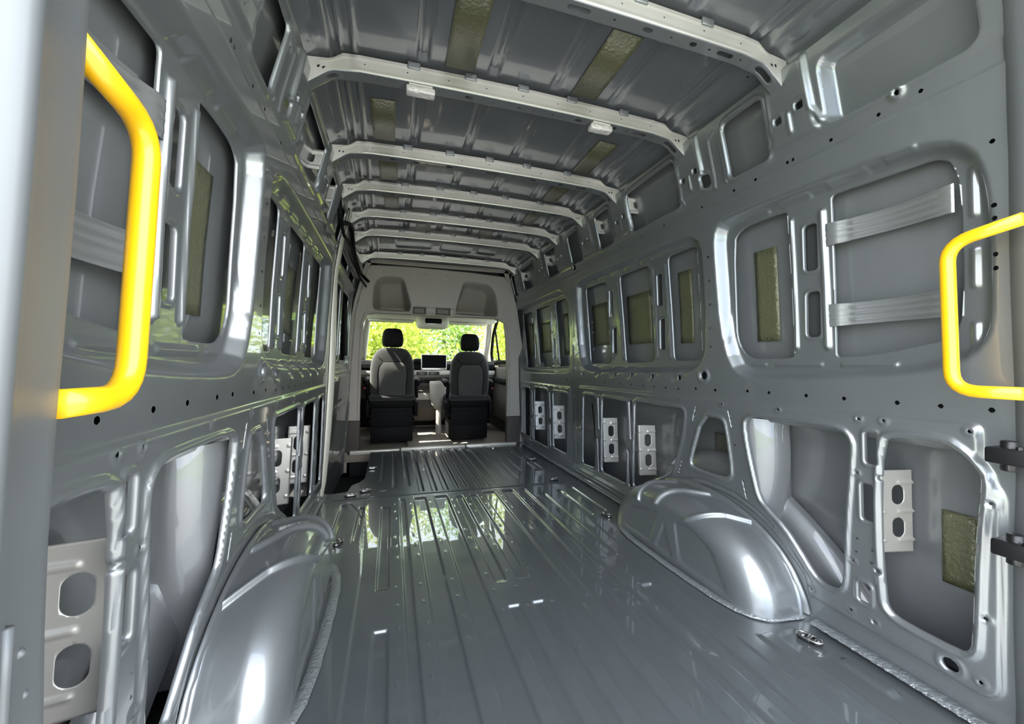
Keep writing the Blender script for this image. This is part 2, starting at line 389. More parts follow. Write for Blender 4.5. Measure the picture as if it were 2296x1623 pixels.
L1 = [(1.183, .620), (1.167, .645), (1.12, .652), (.909, .655), (.848, .650), (.825, .625), (.825, .585), (.844, .381), (.852, .207), (.860, .172), (.882, .158), (.908, .156), (.936, .171), (.978, .225), (1.031, .285), (1.102, .333), (1.128, .357), (1.149, .435), (1.171, .532)]
L2 = [(.742, .640), (.706, .655), (.615, .657), (.585, .635), (.556, .60), (.553, .574), (.565, .445), (.575, .194), (.583, .170), (.598, .160), (.702, .162), (.735, .172), (.745, .20), (.752, .40)]
def lower(S, f, panel_front):
    # raised lower panel with its border step
    S.pad(f(rquad(panel_front, .02)), -.010, .010)
    S.hole(f(ch(L1, 1)), -.009, .009, .009); S.hole(f(ch(L2, 1)), -.010, .011, .011)
    for q in ((.757, .566, .785, .656), (.768, .402, .797, .508), (.783, .160, .812, .216)):
        S.hole(f(rrect(*q, .007)), -.006, .006, .006)
    T = [(1.395, .622), (1.300, .622), (1.284, .600), (1.258, .417), (1.272, .394), (1.30, .388), (1.455, .384), (1.475, .398), (1.470, .43)]
    S.hole(f(ch(T, 1)), -.008, .010, .010)
    for a in ([(2.515, .632), (2.335, .632), (2.375, .15), (2.56, .136)], [(2.258, .632), (1.972, .632), (2.010, .148), (2.291, .148)],
              [(1.900, .640), (1.512, .640), (1.53, .52), (1.60, .335), (1.65, .30), (1.772, .233), (1.835, .155), (1.94, .155)]):
        S.hole(f(rquad(a, .03)), -.008, .010, .010)
    for a in ((2.282, .415, 2.310, .635), (2.305, .135, 2.335, .36), (1.925, .415, 1.955, .640), (1.95, .142, 1.985, .363)):
        S.hole(f(rrect(*a, .01)), -.004, .006, .006)
    for (a, b) in (((1.435, .662), (1.461, .590)), ((1.263, .666), (1.245, .594)), ((1.535, .400), (1.565, .324)), ((1.202, .403), (1.185, .329))):
        A, B = Vector(a), Vector(b); n = Vector((-(B-A).y, (B-A).x)).normalized()*.004
        S.hole(f([tuple(A+n), tuple(B+n), tuple(B-n), tuple(A-n)]))
    for c in [(.80, .691), (.74, .693), (.571, .692), (.808, .533), (.539, .534), (1.082, .273), (.824, .269), (.552, .266), (.95, .117), (.834, .118), (.563, .111), (1.272, .34), (1.048, .689), (1.296, .685),
              (2.284, .668), (2.033, .677), (1.791, .679), (1.543, .682), (1.477, .335)]:
        c = f([c])[0]; S.bump(c, .015, -.004); S.circ(c, .0045)
    for c in [(.749, .533), (.763, .269), (.774, .119)]:
        c = f([c])[0]; S.bump(c, .015, -.004); S.hole([(c[0]-.006, c[1]-.006), (c[0]+.006, c[1]-.006), (c[0]+.006, c[1]+.006), (c[0]-.006, c[1]+.006)])
    for c in [(.812, .340), (.774, .322), (.815, .300), (.777, .285), (1.487, .525), (1.233, .529)]: S.circ(f([c])[0], .0045)
    S.circ(f([(.616, .113)])[0], .016, -.003)
    for y in [.539, .626, .713, .843, .956, 1.09, 1.18, 1.336, 1.447, 1.559, 1.65, 1.739, 1.83, 1.941, 2.055, 2.232, 2.431]:
        S.circ(f([(y, .745 if y < 1.2 else .738 if y < 1.5 else .730)])[0], .0062)
    # step along the wheel arch
    pts = [(.955, .095), (.962, .14), (.985, .17), (1.033, .222), (1.117, .285), (1.25, .327), (1.40, .335), (1.56, .300), (1.68, .245), (1.78, .18), (1.86, .10)]
    S.ridge(f(ch(pts, 2, False)), .012, -.009, .2)
OPEN = [(1.05, 1.215), (1.49, 1.865), (2.055, 2.215), (2.45, 2.62), (2.85, 3.07), (3.34, 3.70), (3.90, 4.02)]
def upper(S, ymax):
    S.pad(rrect(.535, 1.565, .868, 1.762, .035), .05, .02)
    for k, (a, b) in enumerate(OPEN):
        if a > ymax: continue
        S.hole(rrect(a, 1.562, min(b, ymax+.3), 1.764, .022), -.008, .010, .010)
    for b in BOWS:
        if b > ymax: continue
        # bow feet: pressed channel, two square holes, a bead, a stepped hem
        S.pad(rquad([(b-.065, 1.80), (b+.065, 1.80), (b+.075, 1.60), (b+.09, 1.565), (b-.09, 1.565), (b-.075, 1.60)], .02), -.012, .014)
        for s in (-1, 1): S.ridge([(b+s*.062, 1.79), (b+s*.066, 1.64), (b+s*.085, 1.59)], .011, -.010)
        S.ridge([(b, 1.655), (b, 1.60)], .010, -.009)
        for s, z in ((-1, 1.662), (1, 1.652)):
            S.hole(rrect(b+s*.036-.012, z-.012, b+s*.036+.012, z+.012, .004), -.004, .005, .006)
    S.hole(rquad([(1.352, 1.632), (1.312, 1.628), (1.308, 1.582), (1.345, 1.574)], .015), -.007, .009, .009)
    S.ridge([(1.29, 1.56), (1.29, 1.74), (1.26, 1.76)], .008, -.009); S.ridge([(1.235, 1.56), (1.235, 1.72)], .008, -.010)
    S.ridge([(1.468, 1.56), (1.462, 1.72)], .008, -.008)
    # seam line under the openings and its row of holes
    S.pad([(.50, 1.556), (ymax+.2, 1.556), (ymax+.2, 1.50), (.50, 1.50)], .004, .004)
    for c in [(.857, 1.522), (.735, 1.525), (.645, 1.53), (1.116, 1.518), (1.21, 1.518), (1.375, 1.516), (.994, 1.521), (.975, 1.521), (1.62, 1.52), (1.80, 1.52), (2.0, 1.52), (2.2, 1.52), (2.4, 1.52)]:
        S.circ(c, .0055)
    S.bump((.691, 1.555), .022, -.008); S.circ((.691, 1.555), .006)
    S.circ((2.60, 1.545), .022, -.005)

def make_wall(side):
    f = (lambda p: [tuple(q) for q in p]) if side > 0 else (lambda p: [(a-.05, b+.012) for a, b in p])
    y0 = .50 if side > 0 else .47
    if side > 0: segs = [(y0, 1.5, .0045), (1.5, 2.6, .0075), (2.6, 4.03, .0105)]
    else: segs = [(y0, 1.5, .0042), (1.5, 2.64, .0075)]
    S = Sheet(graded(segs), graded([(-.03, 1.80, .0050)]))
    window_1(S, f); window_2(S, f); upper(S, 4.0 if side > 0 else 2.6)
    if side > 0:
        window_3(S, f)
        pf = [(.552, .712), (2.60, .688), (2.66, .062), (1.96, .062), (1.86, .09), (1.78, .18), (1.68, .25), (1.56, .305), (1.40, .345), (1.25, .337), (1.117, .290), (1.033, .225), (.97, .15), (.95, .085), (.555, .072), (.528, .10), (.518, .56), (.552, .61)]
        lower(S, f, pf)
        for a in ([(3.880, .606), (3.650, .606), (3.70, .125), (3.97, .12)], [(3.515, .620), (3.195, .620), (3.235, .112), (3.59, .116)], [(3.075, .615), (2.778, .618), (2.83, .142), (3.10, .142)]):
            S.hole(rquad(a, .03), -.008, .010, .010)
        for a in ((3.57, .36, 3.60, .60), (3.60, .13, 3.63, .33), (3.12, .38, 3.15, .61), (3.13, .14, 3.165, .34)):
            S.hole(rrect(*a, .012), -.004, .006, .006)
        S.pad(rquad([(2.74, .672), (3.95, .672), (4.0, .07), (2.74, .07)], .02), -.008, .012)
        for y in [2.80, 2.92, 3.04, 3.16, 3.28, 3.40, 3.52, 3.64, 3.76, 3.88]: S.circ((y, .725), .007); S.bump((y, .647), .016, -.005)
        # pillar between the second and third window, with beads and holes
        S.ridge([(2.672, 1.42), (2.672, 1.05)], .006, -.006); S.ridge([(2.685, .98), (2.685, .80)], .007, -.006); S.ridge([(2.69, .60), (2.69, .10)], .008, -.009)
        S.ridge([(2.725, .72), (2.725, .05)], .004, .006)
        for z in (1.15, 1.08, .95, .90, .85): S.circ((2.70, z), .006); S.circ((2.65, z-.02), .006)
        for z in (1.345, 1.203, 1.174, 1.094, 1.063): S.circ((.530, z), .0055)
        for z in (1.30, 1.20, 1.10, 1.0, .92): S.circ((1.358, z), .005)
    else:
        pf = [(.50, .712), (2.58, .700), (2.66, .062), (1.96, .062), (1.86, .09), (1.78, .18), (1.68, .25), (1.56, .305), (1.40, .345), (1.25, .337), (1.117, .290), (1.033, .225), (.97, .15), (.95, .085), (.50, .072)]
        lower(S, f, f(pf) and pf)
        for z in (1.30, 1.20, 1.10, 1.0, .92): S.circ((1.31, z), .005)
    w = S.build('wall_right' if side > 0 else 'wall_left', PAINT, wallmap(side), rim=.008)
    tag(w, kind='structure')
    # outer skin of the body behind the pressings
    ye = 4.03 if side > 0 else 2.68
    K = Sheet(graded([(.46, ye, .03)]), graded([(-.12, 1.86, .02)]))
    dz = np.interp(K.V, [-.12, .02, .55, .68, .76, 1.42, 1.52, 1.86], [.135, .140, .145, .115, .082, .078, .060, .055]); K.D += dz
    K.D += .012*np.sin(K.V*2.2)
    K.ridge([(.46, .66), (ye, .66)], .03, .02); K.ridge([(.46, .30), (ye, .30)], .05, .010)
    K.ridge([(.46, 1.47), (ye, 1.47)], .04, .01)
    k = K.build('outer_skin', SKIN, wallmap(side), w); k['label'] = 'plain outer body skin seen through the openings'
    # inner wheel housing flange seen through the large lower openings
    mb = MB(); pts = []
    ysh = 0 if side > 0 else -.05
    arc = [(.80, .05), (.86, .13), (.95, .235), (1.05, .315), (1.13, .37), (1.20, .42), (1.27, .455), (1.40, .47), (1.55, .45), (1.70, .38)]
    arc = [(a+ysh, b-.01) for a, b in ch(arc, 2, False)]
    n = len(arc); V = []; F = []
    for a, b in arc:
        V += [wp(side, a, b, .131), wp(side, a, b, .095), wp(side, a+.03, b-.05, .075), wp(side, a+.05, b-.11, .055)]
    for i in range(n-1):
        for j in range(3): F.append((4*i+j, 4*i+4+j, 4*i+5+j, 4*i+1+j))
    mb.add(V, F).build('wheel_housing', SKIN, w, True)
    # inner pillar web between the two big lower openings
    V = []; F = []
    zs = np.linspace(.10, .64, 14)
    for z in zs:
        V += [wp(side, 1.16+.06*(z-.36)/.3+ysh, z, .012), wp(side, 1.10+ysh+.03*math.sin(z*9), z, .07), wp(side, 1.12+ysh, z, .135)]
    for i in range(len(zs)-1):
        for j in range(2): F.append((3*i+j, 3*i+3+j, 3*i+4+j, 3*i+1+j))
    MB().add(V, F).build('pillar_web', SKIN, w, True)
    # belt rail seen at the top of the lower openings
    V = []; F = []
    ys = [.5, 1.0, 1.5, 2.0, 2.6]+([3.2, 4.0] if side > 0 else [])
    for y in ys: V += [wp(side, y, .72, .098), wp(side, y, .655, .11), wp(side, y, .632, .085), wp(side, y, .632, .050), wp(side, y, .66, .04)]
    for i in range(len(ys)-1):
        for j in range(4): F.append((5*i+j, 5*i+5+j, 5*i+6+j, 5*i+1+j))
    MB().add(V, F).build('belt_rail', SKIN, w, True)
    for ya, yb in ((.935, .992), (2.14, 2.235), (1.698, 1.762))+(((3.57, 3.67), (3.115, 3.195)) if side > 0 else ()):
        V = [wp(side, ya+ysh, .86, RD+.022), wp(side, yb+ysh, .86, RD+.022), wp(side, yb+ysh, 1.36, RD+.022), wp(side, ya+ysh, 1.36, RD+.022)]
        MB().add(V, [(0, 1, 2, 3)]).build('slot_shade_plate', BACKM, w)  # dark plate added so the post slots look shaded
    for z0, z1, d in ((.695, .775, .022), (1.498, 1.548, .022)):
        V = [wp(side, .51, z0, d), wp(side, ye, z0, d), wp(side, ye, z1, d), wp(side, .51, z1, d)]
        MB().add(V, [(0, 1, 2, 3)]).build('hollow_shade_strip', VOID, w)  # black strip close behind the hole rows, painted in for cavity shade
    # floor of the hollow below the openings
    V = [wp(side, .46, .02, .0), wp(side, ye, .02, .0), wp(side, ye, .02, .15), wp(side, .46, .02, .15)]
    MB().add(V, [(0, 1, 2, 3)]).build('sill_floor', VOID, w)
    return w
wallR = make_wall(1); wallL = make_wall(-1)

# ---------------------------------------------------------------- floor
def make_floor():
    S = Sheet(graded([(-.885, .885, .0032)]), graded([(.30, 1.29, .009), (1.29, 1.34, .003), (1.34, 1.6, .009), (1.6, 2.55, .014), (2.55, 2.65, .006), (2.65, 4.02, .018)]))
    def rib(x0, x1, y0, y1, h=-.0100, w=.0095): S.pad(rrect(x0, y0, x1, y1, .010), h, w)
    for s in (-1, 1):
        def R(a, b, y0, y1): rib(min(s*a, s*b), max(s*a, s*b), y0, y1)
        R(.018, .072, .2, 1.325); R(.018, .072, 1.48, 2.50)
        R(.112, .200, .2, 2.54); R(.245, .327, .2, 2.54)
        R(.372, .412, .2, 2.54)
        R(.458, .512, .2, 1.312); R(.458, .512, 1.54, 2.42)
        R(.60, .635, 1.98, 2.45); R(.70, .74, 2.02, 2.50)
        rib(min(s*.755, s*.795), max(s*.755, s*.795), .675, .81, .008); rib(min(s*.63, s*.69), max(s*.63, s*.69), .2, .955, .008)
        # front panel
        R(.012, .045, 2.66, 3.93); R(.085, .125, 2.64, 3.97); R(.16, .20, 2.64, 3.97); R(.245, .285, 2.66, 3.93)
        R(.33, .365, 2.80, 3.88); R(.414, .45, 2.78, 3.9); R(.50, .535, 2.95, 3.86)
    rib(.635, .655, 3.34, 3.63); rib(.71, .735, 3.2, 3.86); rib(.645, .665, 2.99, 3.2); rib(.70, .72, 3.0, 3.19)
    # step in the panel joint and the raised margins beside the wheel arches
    S.ridge([(-.88, 2.60), (.88, 2.60)], .012, .006, .3); S.ridge([(-.74, 2.66), (-.62, 2.66)], .01, .004)
    for s in (-1, 1):
        S.pad(rquad([(s*.565, .2), (s*.90, .2), (s*.90, 2.58), (s*.70, 2.58), (s*.60, 2.3), (s*.565, 1.7)], .06) if s > 0 else rquad([(-.565, .2), (-.90, .2), (-.90, 2.58), (-.70, 2.58), (-.60, 2.3), (-.565, 1.7)], .06), .004, .010)
        S.pad(rrect(s*.73-.04, .83, s*.73+.06, .95, .03) if s > 0 else rrect(-.79, .83, -.69, .95, .03), -.004, .012)
    # weld dimples
    for x in (-.435, -.345, -.225, -.09, 0, .09, .225, .345, .435):
        for y in np.arange(.5, 2.5, .115): S.bump((x+.004*math.sin(y*40), y), .007, .0035, .2)
    # fillet up to the side walls
    a = np.abs(S.U); S.D += .03*np.clip((a-.84)/.045, 0, 1)**2
    # step well for the sliding door
    S.hole([(-.95, 4.1), (-.640, 4.1), (-.640, 3.05), (-.668, 2.965), (-.715, 2.905), (-.728, 2.765), (-.80, 2.745), (-.95, 2.745)])
    fl = S.build('floor', PAINTF, lambda x, y, d: (x, y, d), rim=-.03); tag(fl, kind='structure')
    m = MB(); m.box(-1.0, -.60, 2.70, 4.1, -.26, -.24); m.box(-.64, -.62, 2.7, 4.1, -.26, -.035); m.box(-.9, -.62, 2.70, 2.715, -.26, -.035)
    m.build('step_well', VOID, fl)
    MB().box(-.95, .95, .25, 4.05, -.34, -.30).build('underbody', VOID, fl)
    return fl
floor = make_floor()

# sealant beads along the floor edges
def sealband(pts, w, name, label, z=.003, parent=None):
    m = MB(); P = [Vector(p) for p in pts]; V = []; F = []; N = len(P)
    for i in range(N):
        t = (P[min(i+1, N-1)]-P[max(i-1, 0)]); t.z = 0; t.normalize(); n = Vector((-t.y, t.x, 0))
        for k, (o_, h) in enumerate(((-1, -.002), (-.85, .0025), (0, .004+.0015*math.sin(i*1.7)), (.85, .0025), (1, -.002))):
            V.append(P[i]+n*o_*w*(1+.08*math.sin(i*2.3+k))+Vector((0, 0, z+h)))
    for i in range(N-1):
        for k in range(4): F.append((5*i+k, 5*i+5+k, 5*i+6+k, 5*i+1+k))
    return m.add(V, F).build(name, SEAL, parent, True)
def dens(pts, n=8):
    o = []
    for a, b in zip(pts[:-1], pts[1:]):
        for k in range(n): o.append(tuple(Vector(a).lerp(Vector(b), k/n)))
    return o+[pts[-1]]

# ---------------------------------------------------------------- wheel arches
ARIB = (1.02, 1.47, 1.84)
def make_arch(side, ysh):
    yc, ry, rz = 1.44+ysh, .455, .292
    th = np.linspace(0, PI, 260); sv = np.linspace(0, 1, 120)
    S = Sheet(th, sv)
    # section: x and radius factor along v (0 at the wall, 1 at the middle of the inner side)
    def sec(v):
        x = np.where(v < .35, .872-(.872-.770)*v/.35, 0.); rho = np.ones_like(v)
        a = np.clip((v-.35)/.35, 0, 1)*PI/2
        x = np.where(v >= .35, .770-.092*np.sin(a), x); rho = np.where(v >= .35, 1-.25*(1-np.cos(a)), rho)
        b = np.clip((v-.7)/.3, 0, 1); x = np.where(v >= .7, .678-.004*b, x); rho = np.where(v >= .7, .75*(1-b), rho)
        return x, rho
    def pos(t, v, d):
        x, rho = sec(v); c, s = np.cos(t), np.sin(t)
        cy = np.sign(c)*np.abs(c)**.88; sz = np.abs(s)**.88
        side_f = np.clip((v-.35)/.35, 0, 1)
        nx = np.where(v < .7, np.sin(side_f*PI/2), 1.); nr = np.where(v < .7, np.cos(side_f*PI/2), 0.)
        y = yc-ry*rho*cy-d*nr*cy; z = rz*rho*sz+d*nr*sz
        return side*(x-d*nx), y, z-.004
    # three pressed ribs over the crown
    for t0, v0, v1 in ((ARIB[0], .10, .66), (ARIB[1], .12, .66), (ARIB[2], .12, .66)):
        dd = np.hypot((S.U-t0-(.22 if side > 0 else .42)*(S.V-.12)/.48)*.36, np.maximum(0, np.maximum(v0-S.V, S.V-v1))*.30)
        S.D += .015*(1-sstep((dd-.004)/.011))
    # pressed fields on the inner side
    X, Y, Z = pos(S.U, S.V, 0*S.U); yy = (Y-yc)
    onside = S.V > .66
    for poly in (rquad([(-.33, .03), (-.08, .03), (-.045, .185), (-.14, .20), (-.25, .16)], .02), rquad([(-.045, .03), (.075, .03), (.015, .165)], .012), rquad([(.11, .03), (.33, .03), (.26, .15), (.05, .195)], .02)):
        d = sdpoly(yy, Z, poly); S.D += np.where(onside, -.006*sstep(-d/.008), 0)
    S.D += .006*(1-sstep(np.abs(S.V-.05)/.04))
    a = S.build('wheel_arch', PAINT, pos)
    lab = 'large humped wheel arch with three pressed ribs on the right side of the floor' if side > 0 else 'large humped wheel arch with pressed ribs on the left side, nearest the camera'
    tag(a, lab, 'wheel arch')
    # flange on the floor with brushed sealant
    pl = [(.90, .985), (.80, .992), (.735, 1.005), (.69, 1.04), (.662, 1.12), (.650, 1.30), (.647, 1.50), (.650, 1.68), (.68, 1.80), (.735, 1.87), (.80, 1.89), (.90, 1.90)]
    pl = ch(pl, 2, False); pts = [(side*x, y+ysh, .006) for x, y in pl]
    sealband(pts, .017, 'sealant_band', '', .004, a)
    # flange against the wall
    V = []; F = []
    arc = [(yc-.475*math.cos(t), .318*math.sin(t)**.9) for t in np.linspace(.05, PI-.05, 50)]; arc2 = [(yc-.445*math.cos(t), .288*math.sin(t)**.9) for t in np.linspace(.05, PI-.05, 50)]
    for i in range(50):
        j = .0015*math.sin(i*2.1)
        V += [wp(side, arc[i][0], arc[i][1], -.004), wp(side, arc[i][0], arc[i][1], -.0125+j), wp(side, arc2[i][0], arc2[i][1], -.013+j)]
    for i in range(49):
        for k in range(2): F.append((3*i+k, 3*i+3+k, 3*i+4+k, 3*i+1+k))
    MB().add(V, F).build('wall_flange', PAINT, a, True)
    return a
make_arch(1, 0); make_arch(-1, -.05)
for s, nm in ((1, 'right'), (-1, 'left')):
    o = sealband(dens([(s*.855, .32, .012), (s*.855, .94, .012)], 60), .022, 'trim_1' if s > 0 else 'trim_2', '', .006); tag(o, kind='structure')
    o = sealband(dens([(s*.855, 1.92, .012), (s*.855, 2.58 if s < 0 else 3.95, .012)], 40), .012, 'trim_3' if s > 0 else 'trim_4', '', .006); tag(o, kind='structure')

# ---------------------------------------------------------------- roof
def roofz(x):
    a = np.abs(x)
    return np.interp(a, [0, .2, .4, .58, .61, .655, .665, .70, .745, .76], [1.893, 1.891, 1.885, 1.877, 1.874, 1.872, 1.846, 1.842, 1.822, 1.795])
def make_roof():
    S = Sheet(graded([(-.76, .76, .006)]), graded([(.28, 4.1, .016)]))
    yb = [.28]+BOWS+[4.1]
    for i in range(len(yb)-1):
        y0, y1 = yb[i]+.045, yb[i+1]-.01
        if y0 >= y1: continue
        if i < 6:
            for x in (-.37, -.12, .12, .37):
                S.pad(rrect(x-.024, y0, x+.024, y1, .01), .012, .010); S.ridge([(x, y0+.02), (x, y1-.02)], .008, -.006)
        for s in (-1, 1):
            S.ridge([(s*.590, y0), (s*.590, y1)], .012, -.012, .2); S.ridge([(s*.632, y0), (s*.632, y1)], .010, -.010, .2)
            # scalloped clips along the cant rail
            for yy in (y0+.06, y1-.07):
                S.pad(rrect(s*.70-.016, yy-.03, s*.70+.016, yy+.03, .014), -.006, .008); S.circ((s*.70, yy), .005)
    # pressed fields in the roof just behind the cab
    for p in (rrect(-.45, 3.33, -.12, 3.72, .05), rrect(-.06, 3.30, .25, 3.74, .06), rrect(.28, 3.36, .48, 3.70, .04)): S.pad(p, .012, .02)
    r = S.build('ceiling', ROOFM, lambda x, y, d: (x, y, roofz(x)+d), rim=.01); tag(r, kind='structure')
    MB().add([(-.9, .2, 1.93), (.9, .2, 1.93), (.9, 4.3, 1.93), (-.9, 4.3, 1.93)], [(0, 1, 2, 3)]).build('roof_panel', SKIN, r)
    return r
make_roof()

# roof bows
XB = [0, .2, .41, .575, .627, .655, .672, .744]
ZT = [1.874, 1.872, 1.867, 1.862, 1.857, 1.836, 1.830, 1.822]
ZBm = [1.816, 1.815, 1.812, 1.808, 1.801, 1.797, 1.789, 1.734]
def make_bow():
    S = Sheet(graded([(-.744, .744, .0062)]), graded([(0, .165, .0041)]))
    # section: v 0-.06 front face, .06-.12 bottom, .12-.165 back face
    S.ridge([(-.60, .052), (.60, .052)], .006, .0015); S.ridge([(-.7, .010), (.7, .010)], .005, .0012)
    for x in np.arange(-.56, .6, .14): S.circ((float(x), .030), .0035)
    for x in (-.70, -.685, .70, .685): S.circ((x, .028 if abs(x) > .69 else .036), .005)
    for x0, w in ((-.47, .012), (-.36, .018), (-.20, .016), (.02, .035), (.24, .016), (.40, .012), (.52, .030)):
        S.hole(rrect(x0-w, .078, x0+w, .098, .009))
    for x in (-.52, -.43, -.31, -.11, .13, .32, .46, .58): S.circ((x, .088), .005)
    for s in (-1, 1): S.hole(rrect(s*.675-.03, .078, s*.675+.03, .102, .011), .002, .006, .006)
    def mp(x, v, d):
        a = np.abs(x); zt = np.interp(a, XB, ZT); zb = np.interp(a, XB, ZBm); h = zt-zb
        t1 = np.clip(v/.06, 0, 1); t2 = np.clip((v-.06)/.06, 0, 1); t3 = np.clip((v-.12)/.045, 0, 1)
        y = -.002+.004*t1+.042*t2+.006*t3; z = zt-h*t1-.004*t2+(h-.002)*t3
        return x, y-np.where(v < .06, d, 0), z-np.where((v >= .06) & (v < .12), d, 0)
    F_ = Sheet(S.us, [v for v in S.vs if v <= .0616]); n1 = len(F_.vs); G_ = Sheet(S.us, S.vs[n1-1:])
    for Q, a, b in ((F_, 0, n1), (G_, n1-1, None)): Q.D = S.D[:, a:b].copy(); Q.L = S.L[:, a:b].copy(); Q.H = S.H[:, a:b].copy(); Q.small = S.small
    return F_.build('bow_face', PAINTB, mp, rim=.0), G_.build('lower_flange', PAINT, mp, rim=.0)
bow_mesh = None
tabm = MB(); tabm.box(-.022, .022, -.008, .004, -.014, .010, .004)
names = ['nearest', 'second', 'third', 'fourth', 'fifth', 'sixth', 'last']
for i, y in enumerate(BOWS):
    e = empty('roof_bow', (0, y, 0), 'pale pressed steel roof bow, %s one across the ceiling%s' % (
        ['nearest the camera and cut by the top of the frame', 'second from the camera, carrying two clear lamps', 'third from the camera', 'fourth from the camera', 'fifth from the camera', 'sixth from the camera', 'farthest one, just above the beige cab trim'][i], '') if False else
        ['nearest pale roof bow, cut off by the top edge of the photo', 'pale roof bow carrying two small clear interior lamps', 'pale roof bow, third from the camera, between two pairs of olive pads', 'pale roof bow, fourth from the camera', 'pale roof bow, fifth from the camera', 'pale roof bow, sixth from the camera, second from the cab', 'farthest pale roof bow, right above the beige cab trim'][i], 'roof bow', 'pressed steel bows across the roof')
    if i == 0:
        bow_mesh = make_bow()
        for b0 in bow_mesh: b0.parent = e
    else:
        for b0 in bow_mesh: c = b0.copy(); COL.objects.link(c); c.parent = e
    for x in (-.40, -.20, 0., .20, .43):
        if i == 0 and x == -.40:
            t0 = tabm.build('mounting_tab', PAINT, e, True); t = t0
        else:
            t = t0.copy(); COL.objects.link(t); t.parent = e
        t.location = (x, 0, float(np.interp(abs(x), XB, ZT)))

# clear lamps on the second bow
def lamp(x0, x1, label):
    e = empty('interior_lamp', ((x0+x1)/2, 1.43, 1.80), label, 'lamp', 'clear lamps on the second roof bow')
    MB().box(x0, x1, 1.408, 1.444, 1.782, 1.806, .007).build('lens', LENS, e, True, rel=e.location)
    MB().box(x0+.01, x1-.01, 1.412, 1.440, 1.806, 1.816).build('housing', TRIML, e, rel=e.location)
lamp(-.425, -.325, 'small clear rectangular lamp under the second roof bow, left one')
lamp(.287, .385, 'small clear rectangular lamp under the second roof bow, right one')

def fil(pts, r, n=7):
    P = [Vector(p) for p in pts]; o = [P[0]]
    for i in range(1, len(P)-1):
        a, b, c = P[i-1], P[i], P[i+1]; k1 = min(r, (a-b).length*.48); k2 = min(r, (c-b).length*.48)
        s = b+(a-b).normalized()*k1; e_ = b+(c-b).normalized()*k2
        for t in np.linspace(0, 1, n): o.append(s*(1-t)**2+b*2*t*(1-t)+e_*t*t)
    return o+[P[-1]]
def fil2(pts):
    q = fil([(0, a, b) for a, b in pts], .06, 5); return [(p[1], p[2]) for p in q]
# ---------------------------------------------------------------- foreground rear pillars
def rear_pillar(side, prof, name, xo):
    zs = [-.25, 0, .2, .4, .6, .75, 1.0, 1.2, 1.4, 1.6, 1.8, 2.0]; n = len(prof); V = []; F = []
    for z in zs:
        lean = float(XW(z))-.83
        for x, y in prof: V.append((side*(x+xo+lean*.75+(.010 if (.42 < z < .78) else 0)), y, z))
    for i in range(len(zs)-1):
        for k in range(n-1): F.append((i*n+k, i*n+k+1, (i+1)*n+k+1, (i+1)*n+k))
    me = MB().add(V, F).build(name, PILM, None, True, sub=1); tag(me, kind='structure'); return me
pL = rear_pillar(-1, [(.88, .50), (.80, .490), (.749, .476), (.737, .463), (.734, .44), (.722, .40), (.700, .360), (.692, .350), (.690, .342), (.696, .333), (.716, .322), (.80, .30), (.90, .29)], 'trim_5', 0)
pR = rear_pillar(1, [(.90, .56), (.83, .515), (.80, .490), (.798, .465), (.792, .42), (.80, .38), (.90, .36)], 'trim_6', .005)

def pil(z, y): return -(float(np.interp(y, [.345, .36, .40, .44, .463], [.693, .701, .721, .734, .737]))+(float(XW(z))-.83)*.75+(.010 if (.42 < z < .78) else 0)-.002)
MB().tube([(pil(z, y), y, z) for y, z in fil2([(.385, .64), (.384, .56), (.385, .42), (.395, .385), (.425, .395), (.445, .405)])], .0045, 8).build('pressed_bead', PILM, pL, True)
for y, z in ((.42, .60), (.43, .56), (.41, .52), (.425, .36), (.43, .33)): MB().lathe([(.001, -.003), (.004, -.002), (.004, .001), (.001, .003)], (pil(z, y), y, z), 'x', 8).build('pressed_dimple', PILM, pL, True)
# black door hinges
def hinge(side, x, y, z, label, s=1):
    e = empty('strap_hinge', (x, y, z), label, 'hinge', None)
    m = MB(); m.box(-.012, .050, -.050, .020, -.017, .017, .005); m.build('hinge_plate', BLKM, e, True)
    m = MB(); m.lathe([(.010, -.032), (.013, -.030), (.013, .030), (.010, .032)], (.012, -.008, 0)); m.build('hinge_knuckle', BLKM, e, True)
    for dx, dy in ((-.002, -.028), (.024, .004)): MB().lathe([(.006, .015), (.006, .021), (.004, .023)], (dx, dy, 0), n=6).build('bolt', BLKM, e)
hinge(1, .772, .500, .655, 'upper black steel door hinge on the right rear pillar')
hinge(1, .775, .492, .462, 'lower black steel door hinge on the right rear pillar')
e = empty('door_buffer', (-.735, .47, .30), 'black cylindrical door catch at the bottom of the left rear pillar', 'door catch')
MB().lathe([(.018, -.05), (.020, .0), (.020, .035), (.024, .040), (.024, .052), (.018, .055)], (-.004, 0, 0)).build('plunger', BLK, e, True)
MB().lathe([(.020, -.05), (.022, -.03), (.022, 0.004), (.012, .008)], (.030, -.01, -.01)).build('bolt_cap', BLK, e, True)

# ---------------------------------------------------------------- yellow grab handles
def handle(side, label, pts):
    e = empty('grab_handle', pts[0], label, 'grab handle', 'yellow grab handles')
    MB().tube(fil(pts, .045), .0135, 18).build('handle_bar', YEL, e, True, rel=pts[0])
handle(-1, 'bright yellow tubular grab handle on the left rear pillar', [(-.748, .466, 1.136), (-.748, .590, 1.118), (-.748, .560, .796), (-.748, .460, .797)])
handle(1, 'bright yellow tubular grab handle on the right rear pillar', [(.756, .462, 1.142), (.756, .578, 1.123), (.756, .568, .788), (.756, .462, .788)])

